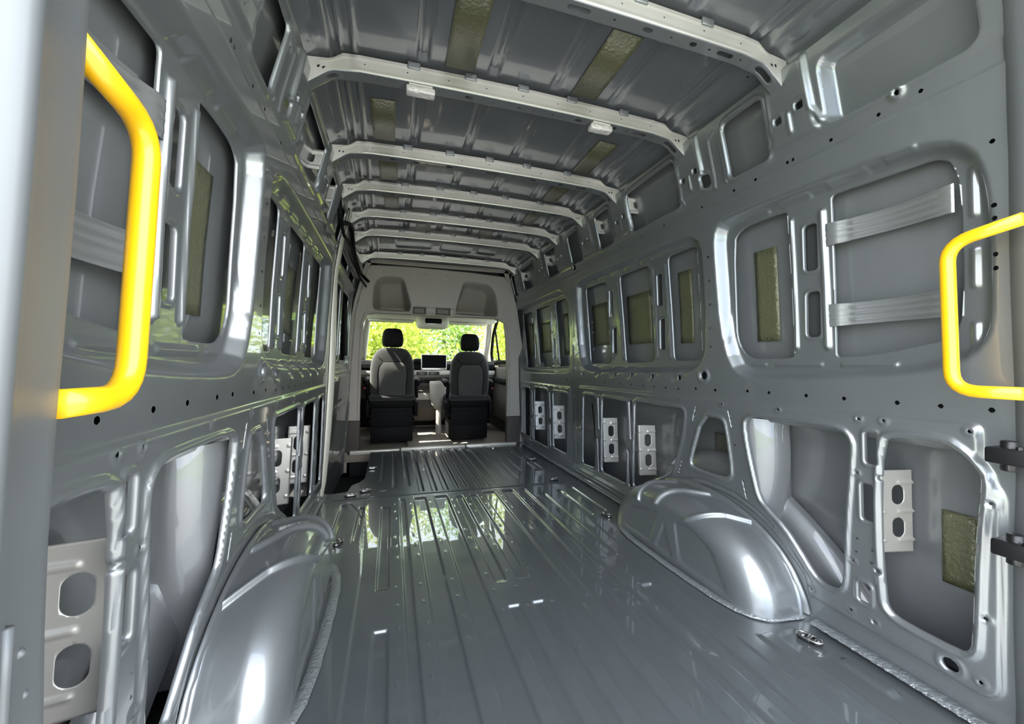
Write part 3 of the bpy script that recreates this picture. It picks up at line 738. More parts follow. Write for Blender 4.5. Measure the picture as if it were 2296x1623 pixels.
# ---------------------------------------------------------------- straps across the rear window frames
def strap(side, z, label, ysh):
    n = 36; V = []; F = []; h = .036
    prof = [(-1, .006), (-.94, .0), (-.72, .0), (-.66, .005), (-.45, .005), (-.40, .0), (-.12, .0), (-.04, .006), (.04, .006), (.12, 0), (.40, 0), (.45, .005), (.66, .005), (.72, 0), (.94, 0), (1, .006)]
    for i in range(n+1):
        t = i/n; y = .612+(.912-.612)*t+ysh; d = RD-.004+.026*math.sin(PI*min(1, max(0, (t-.07)/.84)))**.8
        rib = 1 if .12 < t < .78 else .15
        for a, dd in prof: V.append(wp(side, y, z+a*h*(1-.1*math.sin(PI*t)), d-dd*rib*1.0))
    m = len(prof)
    for i in range(n):
        for k in range(m-1): F.append((i*m+k, (i+1)*m+k, (i+1)*m+k+1, i*m+k+1))
    o = MB().add(V, F).build('reinforcement_strap', STRAPM, None, True)
    md = o.modifiers.new('s', 'SOLIDIFY'); md.thickness = .0015
    tag(o, label, 'strap', 'corrugated straps across the rear window frames')
strap(1, 1.258, 'upper corrugated steel strap across the rear right window frame', 0)
strap(1, 1.002, 'lower corrugated steel strap across the rear right window frame', 0)
strap(-1, 1.270, 'upper corrugated steel strap behind the left yellow handle', -.05)
strap(-1, 1.014, 'lower corrugated steel strap behind the left yellow handle', -.05)

# ---------------------------------------------------------------- perforated brackets in the lower openings
def perf(side, y, z0, z1, d0, d1, label, group):
    w = d1-d0; H = z1-z0
    S = Sheet(graded([(-.018, w+.012, .0035)]), graded([(0, H, .0045)]))
    for c in (H*.30, H*.70):
        S.hole(rrect(w*.34, c-H*.12, w*.72, c+H*.12, w*.19, 6), 0)
    for z in (.035, H*.5, H-.035): S.ridge([(w*.55, z), (w+.02, z)], .006, .006); S.ridge([(-.02, z), (w*.1, z)], .006, .006)
    zc = (z0+z1)/2
    def mp(u, v, d):
        b = np.clip(-u/.018, 0, 1); b2 = np.clip((u-w)/.012, 0, 1)
        yy = y-d+np.where(u < 0, -u*.9, 0)+np.where(u > w, (u-w)*.9, 0); uu = np.clip(u, 0, w)
        return side*(XW(v+z0)+d0+uu), yy-.02*uu/w, v+z0
    o = S.build('perforated_bracket', PAINTB, mp)
    md = o.modifiers.new('s', 'SOLIDIFY'); md.thickness = .002
    tag(o, label, 'bracket', group)
G = 'pale perforated brackets behind the lower wall openings'
perf(1, .768, .315, .548, .022, .118, 'pale two-slot bracket in the rearmost lower opening of the right wall', G)
perf(1, 1.935, .215, .500, .035, .130, 'pale two-slot bracket in the right wall just ahead of the wheel arch', G)
perf(1, 2.330, .195, .490, .035, .130, 'pale two-slot bracket of the middle right wall panel, farther from the wheel arch', G)
perf(1, 3.175, .195, .485, .035, .130, 'pale two-slot bracket in the front right wall panel, second from the seats', G)
perf(1, 3.640, .200, .480, .035, .130, 'pale two-slot bracket on the right wall closest to the seats', G)
perf(-1, .770, .300, .565, .010, .108, 'large pale two-slot bracket at the lower left edge of the photo', G)
perf(-1, 1.950, .215, .505, .035, .130, 'pale two-slot bracket on the left wall above the wheel arch end, nearer one', G)
perf(-1, 2.350, .195, .500, .035, .130, 'pale two-slot bracket on the left wall, farther one half hidden by a post', G)

# small brackets at the bow feet
def cant(side, y, label):
    S = Sheet(graded([(0, .075, .0035)]), graded([(0, .085, .0035)]))
    S.hole(rrect(.030, .028, .046, .062, .008)); S.ridge([(0, .010), (.075, .010)], .006, .006); S.ridge([(0, .075), (.075, .075)], .006, .006)
    S.ridge([(.062, 0), (.062, .085)], .005, .005)
    o = S.build('gusset_bracket', PAINTB, lambda u, v, d: (side*(XW(v+1.655)+.004+u), y-d, v+1.665))
    md = o.modifiers.new('s', 'SOLIDIFY'); md.thickness = .002
    tag(o, label, 'bracket', 'small slotted brackets beside the roof bow feet')
cant(1, .868, 'small slotted bracket beside the right foot of the nearest roof bow')
cant(1, 1.862, 'small slotted bracket beside the right foot of the third roof bow')
cant(1, 2.215, 'small slotted bracket beside the right foot of the fourth roof bow')
cant(1, 3.065, 'small slotted bracket beside the right foot of the sixth roof bow')
cant(1, 3.700, 'small slotted bracket beside the right foot of the farthest roof bow')
cant(-1, 1.862, 'small slotted bracket beside the left foot of the third roof bow')
cant(-1, 2.215, 'small slotted bracket beside the left foot of the fourth roof bow')

# ---------------------------------------------------------------- damping pads
def skin_d(z): return float(np.interp(z, [-.12, .02, .55, .68, .76, 1.42, 1.52, 1.86], [.135, .140, .145, .115, .082, .078, .060, .055]))+.012*math.sin(z*2.2)
def wpad(side, poly, label, m=OLIVE):
    # a bitumen sheet that follows the skin
    (ya, za), (yb, zb) = poly; n = 8; k = 5; V = []; F = []
    for i in range(n+1):
        z = za+(zb-za)*i/n
        for j in range(k+1): V.append(wp(side, ya+(yb-ya)*j/k, z, skin_d(z)-.005))
    for i in range(n):
        for j in range(k): a = i*(k+1)+j; F.append((a, a+1, a+k+2, a+k+1))
    o = MB().add(V, F).build('damping_pad', m, None, True); md = o.modifiers.new('s', 'SOLIDIFY'); md.thickness = .003; md.offset = 0
    tag(o, label, 'damping pad', 'olive damping pads stuck on the body skin')
wpad(1, ((1.112, .936), (1.205, 1.284)), 'tall olive damping pad in the rear right window frame')
wpad(1, ((1.547, .950), (1.635, 1.298)), 'olive damping pad in the middle right window frame, nearest the camera')
wpad(1, ((1.860, .965), (2.085, 1.253)), 'wide olive damping pad in the middle right window frame, centre one')
wpad(1, ((2.305, .974), (2.520, 1.258)), 'olive damping pad in the middle right window frame, farthest of its three')
wpad(1, ((2.925, .922), (3.01, 1.258)), 'olive damping pad in the front right window frame, nearest the camera')
wpad(1, ((3.30, .950), (3.535, 1.229)), 'wide olive damping pad in the front right window frame, centre one')
wpad(1, ((3.78, .930), (3.93, 1.255)), 'olive damping pad in the front right window frame, closest to the cab')
wpad(1, ((1.415, .430), (1.500, .529)), 'small dark pad behind the triangular opening of the right wall', OLIVED)
wpad(1, ((.630, .252), (.700, .450)), 'olive damping pad in the rearmost lower opening of the right wall')
wpad(-1, ((1.06, .948), (1.155, 1.296)), 'tall olive damping pad in the rear left window frame')
wpad(-1, ((1.84, .965), (2.06, 1.26)), 'olive damping pad in the second left window frame, middle one')
wpad(-1, ((2.26, .974), (2.47, 1.27)), 'olive damping pad in the second left window frame, far one')
def rpad(x0, x1, y0, y1, label):
    n = 6; V = []; F = []
    for i in range(n+1):
        x = x0+(x1-x0)*i/n
        for y in (y0, y1): V.append((x, y, float(roofz(x))-.004))
    for i in range(n): F.append((2*i, 2*i+1, 2*i+3, 2*i+2))
    o = MB().add(V, F).build('damping_pad', OLIVE, None, True); md = o.modifiers.new('s', 'SOLIDIFY'); md.thickness = .003; md.offset = 0
    tag(o, label, 'damping pad', 'olive damping pads stuck on the roof')
for x0, x1, y0, y1, lb in ((-.295, -.190, 1.02, 1.395, 'long olive roof pad between the first two bows, left one'), (.190, .298, 1.085, 1.395, 'long olive roof pad between the first two bows, right one'),
        (-.555, -.458, 1.635, 1.93, 'olive roof pad between the second and third bows, left one'), (.450, .548, 1.635, 1.93, 'olive roof pad between the second and third bows, right one'),
        (-.538, -.442, 2.05, 2.34, 'olive roof pad between the third and fourth bows, left one'), (.43, .53, 2.05, 2.34, 'olive roof pad between the third and fourth bows, right one'),
        (-.52, -.43, 2.46, 2.76, 'olive roof pad between the fourth and fifth bows, left one'), (.43, .52, 2.46, 2.76, 'olive roof pad between the fourth and fifth bows, right one'),
        (-.30, -.19, 2.88, 3.16, 'olive roof pad between the fifth and sixth bows, left one'), (.19, .30, 2.88, 3.16, 'olive roof pad between the fifth and sixth bows, right one')):
    rpad(x0, x1, y0, y1, lb)

# ---------------------------------------------------------------- lashing rings
def ring(x, y, a, label):
    e = empty('lashing_ring', (x, y, .004), label, 'lashing ring', 'steel lashing rings let into the floor'); e.rotation_euler = (0, 0, a)
    p = rrect(-.033, -.017, .033, .017, .016, 5)
    MB().prism(p, lambda u, v, d: (u, v, d), 0, .0035).build('base_plate', BLKM, e)
    MB().tube([(u*.98, v*.9, .008) for u, v in p], .0035, 8, True).build('ring_loop', CHR, e, True)
    MB().box(-.005, .005, -.018, .018, .002, .012, .003).build('hinge_bar', CHR, e, True)
    for sx in (-.020, .020): MB().lathe([(.009, .003), (.009, .007), (.005, .010)], (sx, 0, 0), n=8).build('screw', CHR, e, True)
ring(.772, .895, math.radians(-68), 'steel lashing ring in the floor behind the right wheel arch')
ring(.685, 1.945, math.radians(-70), 'steel lashing ring in the floor just in front of the right wheel arch')
ring(-.690, 1.975, math.radians(70), 'steel lashing ring in the floor just in front of the left wheel arch')
ring(-.700, 2.662, math.radians(10), 'steel lashing ring by the near corner of the step well, at the floor edge')
ring(-.617, 2.735, math.radians(20), 'steel lashing ring on the front floor panel near its rear seam, left side')
ring(-.602, 3.307, math.radians(5), 'steel lashing ring halfway along the black step well')
ring(.672, 2.655, math.radians(5), 'steel lashing ring by the floor seam near the right wall')
ring(.727, 3.263, math.radians(5), 'steel lashing ring near the right wall closest to the cab')

# ---------------------------------------------------------------- left sliding door (closed), with its pillar
def sliding_door():
    e = empty('sliding_door', (-.87, 3.3, -.1), 'closed grey sliding door on the left side beyond the second window frame', 'door')
    def xs(z): return XW(z)+.012
    S = Sheet(graded([(2.74, 3.95, .010)]), graded([(-.22, 1.66, .009)]))
    # window zone
    S.pad(rrect(2.80, .80, 3.90, 1.50, .06), .02, .02)
    S.hole(rrect(2.88, .86, 3.30, 1.42, .04), -.006); S.hole(rrect(3.38, .86, 3.84, 1.42, .04), -.006)
    S.hole(rrect(2.90, 1.53, 3.30, 1.60, .02), -.005); S.hole(rrect(3.40, 1.53, 3.80, 1.60, .02), -.005)
    S.ridge([(2.78, 1.51), (3.92, 1.51)], .012, -.012); S.ridge([(3.34, .84), (3.34, 1.46)], .012, -.010)
    # flat lower trim with clips, ledge at the belt and a diagonal crease
    S.pad(rrect(2.78, -.18, 3.93, .745, .02), -.016, .010); S.ridge([(2.76, .765), (3.93, .765)], .014, -.02)
    S.ridge([(2.80, .53), (3.92, .56)], .010, -.008); S.pad([(3.82, -.2), (3.93, -.2), (3.93, .55), (3.82, .30)], -.012, .02)
    for z in (.68, .49, .20, -.05):
        for y in (2.86, 3.05, 3.24, 3.43, 3.62, 3.80): S.bump((y, z), .010, -.004)
    S.build('inner_panel', PAINT, lambda y, z, d: (-(xs(z)+d)+.87, y-3.3, z+.1), e, rim=.008)
    S2 = Sheet(graded([(2.74, 3.97, .05)]), graded([(-.24, 1.80, .05)]))
    S2.build('outer_skin', SKIN, lambda y, z, d: (-(XW(z)+.085)+.87, y-3.3, z+.1), e)
    MB().box(-.87, -.85, 3.70, 3.93, .90, 1.36, .02).build('latch_cover', BLK, e, True, rel=e.location)
sliding_door()
m = MB(); V = []; F = []      # door pillar with its cream coloured edge
zs = np.linspace(-.03, 1.80, 30)
for z in zs:
    x = float(XW(z)); bow = .014*math.sin(max(0, min(1, (z-.05)/1.3))*PI)
    for dx, dy in ((.0, -.012), (-.016-bow, -.006), (-.020-bow, .008), (-.016, .030), (.02, .05)): V.append((-(x+dx), 2.665+dy+.02, z))
for i in range(len(zs)-1):
    for k in range(4): F.append((5*i+k, 5*i+5+k, 5*i+6+k, 5*i+1+k))
o = MB().add(V, F).build('trim_7', CREAM, None, True); tag(o, kind='structure')
# side member above the sliding door
V = []; F = []
for y in (2.66, 3.3, 4.05):
    for a, b in ((.02, 1.62), (-.012, 1.63), (-.016, 1.70), (-.010, 1.80), (.05, 1.83)): V.append((-(float(XW(b))+a), y, b))
for i in range(2):
    for k in range(4): F.append((5*i+k, 5*i+5+k, 5*i+6+k, 5*i+1+k))
o = MB().add(V, F).build('trim_8', PAINT, None, True); tag(o, kind='structure')
# wiring looms
m = MB(); m.tube(fil([(-.745, 2.30, 1.74), (-.74, 2.36, 1.60), (-.73, 2.50, 1.66), (-.72, 2.75, 1.73), (-.74, 3.1, 1.66), (-.73, 3.4, 1.60), (-.74, 3.8, 1.64), (-.68, 3.93, 1.60)], .15, 6), .014, 8)
m.tube(fil([(-.748, 2.32, 1.70), (-.735, 2.45, 1.56), (-.73, 2.62, 1.60), (-.735, 3.0, 1.63), (-.745, 3.6, 1.58), (-.70, 3.92, 1.55)], .12, 6), .009, 8)
o = m.build('wiring_loom', BLK, None, True); tag(o, 'black wiring loom hanging along the upper left roof edge above the sliding door', 'cable')
o = MB().tube(fil([(.87, 2.46, .57), (.875, 2.43, .40), (.865, 2.40, .30), (.872, 2.37, .17)], .1, 6), .0035, 6).build('black_wire', BLK, None, True)
tag(o, 'thin black wire hanging in the narrow opening of the right wall', 'cable')

# ---------------------------------------------------------------- cab bulkhead trim with overhead shelf
def cab_trim():
    e = empty('cab_trim', (0, 4.02, 0), 'beige plastic arch trim and overhead shelf framing the view into the cab', 'trim panel')
    outer = [(-.86, -.06), (-.86, .30), (-.80, 1.30), (-.755, 1.50), (-.70, 1.72), (-.655, 1.775), (-.3, 1.785), (.3, 1.775), (.66, 1.755), (.71, 1.70), (.765, 1.50), (.805, 1.30), (.845, .30), (.845, -.06)]
    inner = [(-.748, -.2), (-.748, .30), (-.742, .80), (-.725, 1.22), (-.695, 1.300), (-.62, 1.318), (.57, 1.312), (.665, 1.275), (.688, 1.10), (.706, .70), (.706, .30), (.70, -.2)]
    S = Sheet(graded([(-.88, .88, .008)]), graded([(-.04, 1.80, .008)]))
    S.hole(inner)
    r = S.reg(outer, .05); d = -sdpoly(S.U[r], S.V[r], outer); hh = np.full(S.U.shape, -1.); hh[r] = d; S.H = np.minimum(S.H, hh)
    # lower dark kick panels are separate; cut them off here
    S.hole([(-.9, -.1), (-.70, -.1), (-.70, .285), (-.9, .285)]); S.hole([(.65, -.1), (.9, -.1), (.9, .285), (.65, .285)])
    rec = rquad([(-.655, 1.345), (-.640, 1.62), (-.585, 1.69), (-.3, 1.70), (.3, 1.695), (.50, 1.685), (.575, 1.61), (.61, 1.33)], .06)
    dd = sdpoly(S.U, S.V, rec); tr = sdpoly(S.U, S.V, rquad([(-.375, 1.76), (.245, 1.75), (.150, 1.40), (.150, 1.305), (-.285, 1.31), (-.285, 1.41)], .02))
    k = sstep(-dd/.07)*sstep(tr/.05)*(.12+.88*np.clip((1.69-S.V)/.27, 0, 1))
    S.D += .42*k
    S.D += .018*sstep((-sdpoly(S.U, S.V, rquad([(-.285, 1.405), (.15, 1.40), (.15, 1.31), (-.285, 1.315)], .01)))/.015)
    # roll of the lower lip and the side trims towards the cab
    S.D += .05*sstep((1.33-S.V)/.05)*(np.abs(S.U+.03) < .64)
    S.ring(inner, .012, .014, -.012)
    S.D -= .02*sstep((np.abs(S.U+.02)-.70)/.06)*(S.V < 1.2)*0
    for x, z in ((-.56, 1.715), (-.15, 1.735), (.055, 1.735), (.535, 1.705), (-.80, 1.40), (.755, 1.37)):
        S.bump((x, z), .019, .006); S.bump((x, z), .012, -.004, .6)
    S.build('trim_shell', TRIM, lambda x, z, d: (x, d-.02, z), e, rim=.05)
    for s, x0, x1 in ((-1, -.87, -.745), (1, .70, .85)):
        m = MB(); m.box(x0, x1, 3.985, 4.06, -.01, .292, .012)
        m.build('kick_panel', TRIMD, e, True, rel=e.location)
    for x0, x1 in ((-.255, -.155), (-.035, .085)):
        fr = MB(); z0, z1 = 1.333, 1.385
        for a in ((x0-.012, x1+.012, z1, z1+.008), (x0-.012, x1+.012, z0-.008, z0), (x0-.012, x0, z0, z1), (x1, x1+.012, z0, z1)): fr.box(a[0], a[1], 4.0, 4.03, a[2], a[3])
        vv = fr.build('vent', TRIMD, e, rel=e.location)
        lv = MB()
        for k in range(4):
            z = z0+.006+k*.012; lv.add([(x0, 4.004, z), (x1, 4.004, z), (x1, 4.024, z+.009), (x0, 4.024, z+.009)], [(0, 1, 2, 3)])
        lv.build('louvre', TRIMD, vv, rel=(0, 0, 0)).location = -e.location
        MB().box(x0, x1, 4.026, 4.03, z0, z1).build('vent_back', VOID, vv).location = -e.location
    return e
cab_trim()
m = MB()
zz = [-.35, .0, .3, 1.3, 1.5, 1.72, 1.80]; xi = [.835, .835, .83, .775, .73, .675, .60]
for s in (-1, 1):
    for a in range(6): m.add([(s*xi[a], 4.035, zz[a]), (s*1.06, 4.035, zz[a]), (s*1.06, 4.035, zz[a+1]), (s*xi[a+1], 4.035, zz[a+1])], [(0, 1, 2, 3)])
m.add([(-1.06, 4.035, 1.745), (1.06, 4.035, 1.745), (1.06, 4.035, 1.97), (-1.06, 4.035, 1.97)], [(0, 1, 2, 3)])
m.add([(-1.06, 4.035, -.35), (1.06, 4.035, -.35), (1.06, 4.035, -.045), (-1.06, 4.035, -.045)], [(0, 1, 2, 3)])
o = m.build('wall_front', VOID); tag(o, kind='structure')
# sill at the cab step, with clips
m = MB()
for x0, x1, z in ((-.83, -.38, .012), (-.37, .26, .020), (.27, .80, .020)): m.box(x0, x1, 3.965, 4.015, -.03, z, .008)
o = m.build('trim_9', CREAM, None, True); tag(o, kind='structure')

# ---------------------------------------------------------------- cab shell
MB().box(-.92, .92, 4.0, 5.75, -.10, -.03).build('floor_cab', RUG).__setitem__('kind', 'structure')
o = MB().box(-.30, .17, 4.03, 4.75, -.03, .004, .012).build('floor_mat', RUG, None, True); tag(o, 'beige carpeted aisle between the two seats with a patch of sunlight', 'carpet')
o = MB().box(-.95, .95, 4.02, 5.05, 1.80, 1.84).build('ceiling_cab', TRIM); tag(o, kind='structure')
def cab_door(side):
    e = empty('cab_door', (side*.90, 4.7, 0), 'front %s cab door with black window frame seen beside the %s seat' % (('right', 'right') if side > 0 else ('left', 'left')), 'door')
    X = lambda z: float(np.interp(z, [-.1, .8, 1.5], [.93, .91, .80]))
    m = MB()
    for z0, z1 in ((-.1, .4), (.4, .86)):
        m.add([(side*X(z0), 4.06, z0), (side*X(z0), 5.7, z0), (side*X(z1), 5.7, z1), (side*X(z1), 4.06, z1)], [(0, 1, 2, 3)])
    m.box(*sorted((side*.84, side*.91)), 4.15, 5.3, .15, .80, .02)
    m.build('door_card', TRIMD, e, True, rel=e.location)
    MB().box(*sorted((side*.80, side*.86)), 4.3, 5.0, .60, .68, .02).build('armrest', BLK, e, True, rel=e.location)
    # window surround
    pts = [(4.20, .87), (4.20, 1.30), (4.32, 1.41), (4.80, 1.41), (5.15, 1.22), (5.38, .98), (5.40, .87)]
    m = MB().tube([(side*(X(z)-.01), y, z) for y, z in fil2(pts)], .022, 8, True); m.build('window_frame', BLK, e, True, rel=e.location)
    MB().tube([(side*(X(.87)), 5.06, .87), (side*(X(1.3)), 5.02, 1.28)], .012, 8).build('divider_bar', BLK, e, True, rel=e.location)
    MB().add([(side*X(z), y, z) for y, z in pts], [tuple(range(len(pts)))]).build('door_glass', GLASS, e, rel=e.location)
    return e
cab_door(1); DOORL = cab_door(-1)
for side, nm in ((1, 'wall_front_right'), (-1, 'wall_front_left')):     # body side above the door windows, B and A pillars
    m = MB()
    X = lambda z: float(np.interp(z, [-.1, .8, 1.5, 1.85], [.93, .91, .80, .70]))
    m.add([(side*X(1.42), 4.02, 1.42), (side*X(1.42), 5.1, 1.42), (side*X(1.85), 5.0, 1.85), (side*X(1.85), 4.02, 1.85)], [(0, 1, 2, 3)])
    for z0, z1 in ((-.2, .8), (.8, 1.42)): m.add([(side*X(z0), 4.02, z0), (side*X(z0), 4.20, z0), (side*X(z1), 4.20, z1), (side*X(z1), 4.02, z1)], [(0, 1, 2, 3)])
    m.add([(side*.86, 4.02, -.2), (side*.93, 4.02, -.2), (side*.91, 4.02, .8), (side*.81, 4.02, 1.42), (side*.70, 4.02, 1.85), (side*.66, 4.02, 1.80), (side*.78, 4.02, 1.42), (side*.84, 4.02, .6)], [tuple(range(8))])
    o = m.build(nm, TRIM); tag(o, kind='structure')
    o = MB().tube([(side*.845, 5.62, .86), (side*.80, 5.35, 1.10), (side*.755, 5.05, 1.34), (side*.73, 4.86, 1.44)], [.05, .045, .042, .042], 10).build('pillar_cover', TRIML, None, True)
    tag(o, '%s windscreen pillar cover in pale plastic, lit by the sun' % ('right' if side > 0 else 'left'), 'pillar')
o = MB().box(-1.0, 1.0, 5.66, 5.70, -.35, .87).build('wall_firewall', BLK); tag(o, kind='structure')
# windscreen, header, visors, overhead console
o = MB().add([(-.79, 5.62, .86), (.79, 5.62, .86), (.69, 4.90, 1.44), (-.69, 4.90, 1.44)], [(0, 1, 2, 3)]).build('windscreen', GLASS); tag(o, 'large clear windscreen in front of the two seats', 'windscreen')
o = MB().box(-.78, .78, 4.72, 4.96, 1.345, 1.46, .03).build('ceiling_header', TRIML, None, True); tag(o, kind='structure')
for x0, x1, l in ((-.72, -.22, 'pale sun visor folded up above the left seat'), (.16, .66, 'pale sun visor folded up above the right seat')):
    e = empty('sun_visor', (x0, 4.78, 1.36), l, 'sun visor', 'folded sun visors')
    MB().box(x0, x1, 4.74, 4.90, 1.318, 1.344, .012).build('visor_flap', TRIML, e, True, rel=e.location)
    MB().box(x0+.12, x0+.26, 4.738, 4.75, 1.328, 1.338, .003).build('visor_label', TRIM, e, rel=e.location)
e = empty('overhead_console', (-.01, 4.72, 1.33), 'pale rounded overhead console with a dark window above the windscreen', 'console')
MB().box(-.20, .175, 4.60, 4.84, 1.245, 1.40, .06).build('console_body', TRIML, e, True, rel=e.location)
MB().box(-.105, .085, 4.588, 4.63, 1.300, 1.355, .014).build('lamp_window', BLK, e, True, rel=e.location)
MB().box(-.10, .08, 4.584, 4.60, 1.290, 1.299, .003).build('chrome_strip', CHR, e, True, rel=e.location)

# dashboard
e = empty('dashboard', (0, 5.2, .6), 'dark dashboard with vents and storage shelves below the windscreen', 'dashboard')
prof = [(5.62, .86), (5.30, .875), (5.10, .87), (5.03, .83), (5.02, .77), (5.06, .755), (5.62, .755)]
MB().prism(prof, lambda y, z, d: (d, y, z), -.83, .83).build('dash_top', BLK, e, bevel=.01).location = -e.location
MB().prism([(5.62, .755), (5.035, .755), (5.02, .735), (5.02, .70), (5.10, .66), (5.62, .62)], lambda y, z, d: (d, y, z), -.83, .83).build('pale_band', TRIML, e, bevel=.008).location = -e.location
MB().prism([(5.62, .66), (5.10, .66), (5.09, .56), (5.16, .40), (5.62, .30)], lambda y, z, d: (d, y, z), -.83, .83).build('lower_dash', TRIMD, e, bevel=.008).location = -e.location
for x0 in (-.17, -.02): MB().box(x0, x0+.13, 5.00, 5.03, .695, .735, .006).build('air_vent', BLKM, e, True, rel=e.location)
for x0 in (-.15, -.07, .01): MB().box(x0, x0+.07, 5.075, 5.11, .595, .635, .006).build('switch_slot', BLK, e, True, rel=e.location)
MB().box(-.21, -.05, 5.0, 5.2, .83, .90, .03).build('instrument_hood', BLK, e, True, rel=e.location)
MB().prism([(5.15, .52), (5.0, .50), (4.98, .46), (5.0, .30), (5.2, .10), (5.6, .05), (5.6, .5)], lambda y, z, d: (d, y, z), -.20, .20).build('centre_stack', TRIMD, e, bevel=.01).location = -e.location
MB().box(-.17, .02, 4.97, 5.05, .39, .47, .01).build('storage_tray', TRIM, e, True, rel=e.location)
e = empty('display_screen', (.04, 4.95, .86), 'wide black touchscreen standing in the middle of the dashboard', 'screen')
MB().box(-.118, .195, 4.965, 4.995, .756, .952, .012).build('screen_body', TRIML, e, True, rel=e.location)
MB().box(-.108, .185, 4.960, 4.966, .785, .943, .002).build('screen_panel', SCRN, e, rel=e.location)
MB().box(-.10, .178, 4.958, 4.966, .766, .778, .002).build('touch_bar', CHR, e, rel=e.location)
e = empty('gear_console', (.12, 4.85, .3), 'pale rounded console pod with cup holder between the seats', 'console')
MB().lathe([(.045, 0), (.085, .06), (.105, .18), (.11, .30), (.105, .335), (.09, .33), (.085, .30)], (.085, 4.86, .29), n=24).build('pod_shell', TRIM, e, True, rel=e.location)
MB().box(.06, .12, 4.82, 4.92, -.03, .30, .02).build('pod_leg', TRIM, e, True, rel=e.location)
e = empty('steering_wheel', (-.45, 4.90, .80), 'black steering wheel mostly hidden behind the left seat', 'steering wheel')
MB().tube([(.19*math.cos(t), .06*math.sin(t), .17*math.sin(t)) for t in np.linspace(0, 2*PI, 33)[:-1]], .014, 8, True).build('wheel_rim', BLK, e, True)
MB().box(-.06, .06, -.02, .10, -.05, .05, .02).build('wheel_hub', BLK, e, True)
for a in (-.19, .0): MB().box(a, a+.19, -.01, .01, -.015, .015, .004).build('spoke', BLK, e, True)

# ---------------------------------------------------------------- seats
def loft(name, secs, m, parent, sub=1, cap=True):
    """secs: list of (z, cx, cy, halfwidth, halfdepth, exponent) rounded sections"""
    V = []; F = []; n = 24
    for z, cx, cy, hw, hd, ex in secs:
        for k in range(n):
            t = 2*PI*k/n; c, s_ = math.cos(t), math.sin(t)
            V.append((cx+hw*math.copysign(abs(c)**(2/ex), c), cy+hd*math.copysign(abs(s_)**(2/ex), s_), z))
    for i in range(len(secs)-1):
        for k in range(n): F.append((i*n+k, i*n+(k+1) % n, (i+1)*n+(k+1) % n, (i+1)*n+k))
    F += [tuple(range(n))[::-1], tuple(range((len(secs)-1)*n, len(secs)*n))]
    return MB().add(V, F).build(name, m, parent, True, sub=sub)
def seat(x, y, k, label, mirror=1):
    e = empty('cab_seat', (x, y, -.03), label, 'seat', 'front cab seats seen from behind')
    loft('backrest', [(.50, 0, .06, .205, .07, 4), (.56, 0, .05, .222, .085, 4), (.70, 0, .03, .228, .085, 4), (.84, 0, .02, .224, .08, 4), (.93, 0, .015, .205, .072, 3.5), (1.00, 0, .015, .165, .06, 3.2), (1.035, 0, .015, .11, .045, 3)], FAB, e)
    # lighter back panel, standing slightly proud, with piping
    P = [(-.135, .535), (-.145, .76), (-.135, .83), (-.095, .885), (.095, .885), (.135, .83), (.145, .76), (.135, .535)]
    def bk(u, z): return float(np.interp(z, [.5, .6, .84, .93], [-.012, -.041, -.065, -.060]))
    V = []; F = []; n = len(P)
    for sc, dy in ((1, .012), (1, -.004), (.93, -.009), (.5, -.013)):
        for a, b in P:
            bb = .71+(b-.71)*sc; V.append((a*sc, bk(a, bb)+dy, bb))
    for i in range(3):
        for q in range(n): F.append((i*n+q, i*n+(q+1) % n, (i+1)*n+(q+1) % n, (i+1)*n+q))
    F.append(tuple(range(3*n, 4*n))); MB().add(V, F).build('back_panel', FABL, e, True)
    MB().tube([(a*1.02, bk(a, b)-.004, b) for a, b in P], .0045, 6).build('piping', BLK, e, True)
    for s in (-1, 1): MB().tube([(s*.10, -.058, .89), (s*.155, -.045, .945)], .0035, 6).build('seam', BLK, e, True)
    hz = 1.035
    hr = loft('headrest', [(hz, 0, .02, .085, .035, 3), (hz+.02, 0, .015, .105, .05, 3.5), (hz+.08, 0, .01, .112, .058, 3.5), (hz+.15, 0, .015, .105, .052, 3.5), (hz+.19, 0, .02, .085, .04, 3), (hz+.203, 0, .02, .05, .02, 3)], FABD, e)
    for s in (-1, 1): MB().tube([(s*.055, .015, 1.0), (s*.055, .015, 1.06)], .007, 8).build('post', CHR, hr, True)
    # cushion
    MB().box(-.245, .245, -.02, .52, .385, .525, .055).build('cushion', FABD, e, True)
    MB().box(-.235, .235, -.045, .03, .475, .535, .028).build('cushion_edge', FAB, e, True)
    # side bolsters and recliner
    for s in (-1, 1):
        MB().box(s*.245-.02, s*.245+.02, -.02, .36, .30, .46, .018).build('side_cover', BLK, e, True)
        arm = MB().tube([(s*.262, .03, .66), (s*.262, .10, .68), (s*.262, .33, .69)], [.030, .034, .028], 12).build('armrest', BLK, e, True)
        MB().lathe([(.02, -.02), (.034, -.015), (.034, .015), (.02, .02)], (s*.262, .03, .66), 'x').build('pivot', BLK, arm, True)
        MB().tube([(s*.25, .02, .50), (s*.245, .015, .66)], .018, 8).build('recliner_cover', BLK, arm, True)
    b = MB().box(-.275*mirror-.012, -.275*mirror+.012, .03, .06, .545, .60, .005).build('belt_buckle', BLK, e, True)
    MB().box(-.275*mirror-.010, -.275*mirror+.010, .025, .05, .598, .612, .003).build('release_button', RED, b, True)
    # box under the seat and its slides
    MB().box(-.215, .215, .02, .46, .03, .225, .012).build('seat_box', BLK, e, True)
    MB().box(-.18, .18, .010, .024, .055, .19, .008).build('box_cover', BLK, e, True)
    for z, w in ((.245, .235), (.30, .225), (.345, .215)): MB().box(-w, w, -.005, .45, z, z+.022, .005).build('slide_rail', BLK, e, True)
    MB().box(-.215, .215, -.002, .42, .20, .40, .01).build('seat_frame', BLK, e, True)
    e.scale = (k, 1, k if k > 1 else 1)
    return e
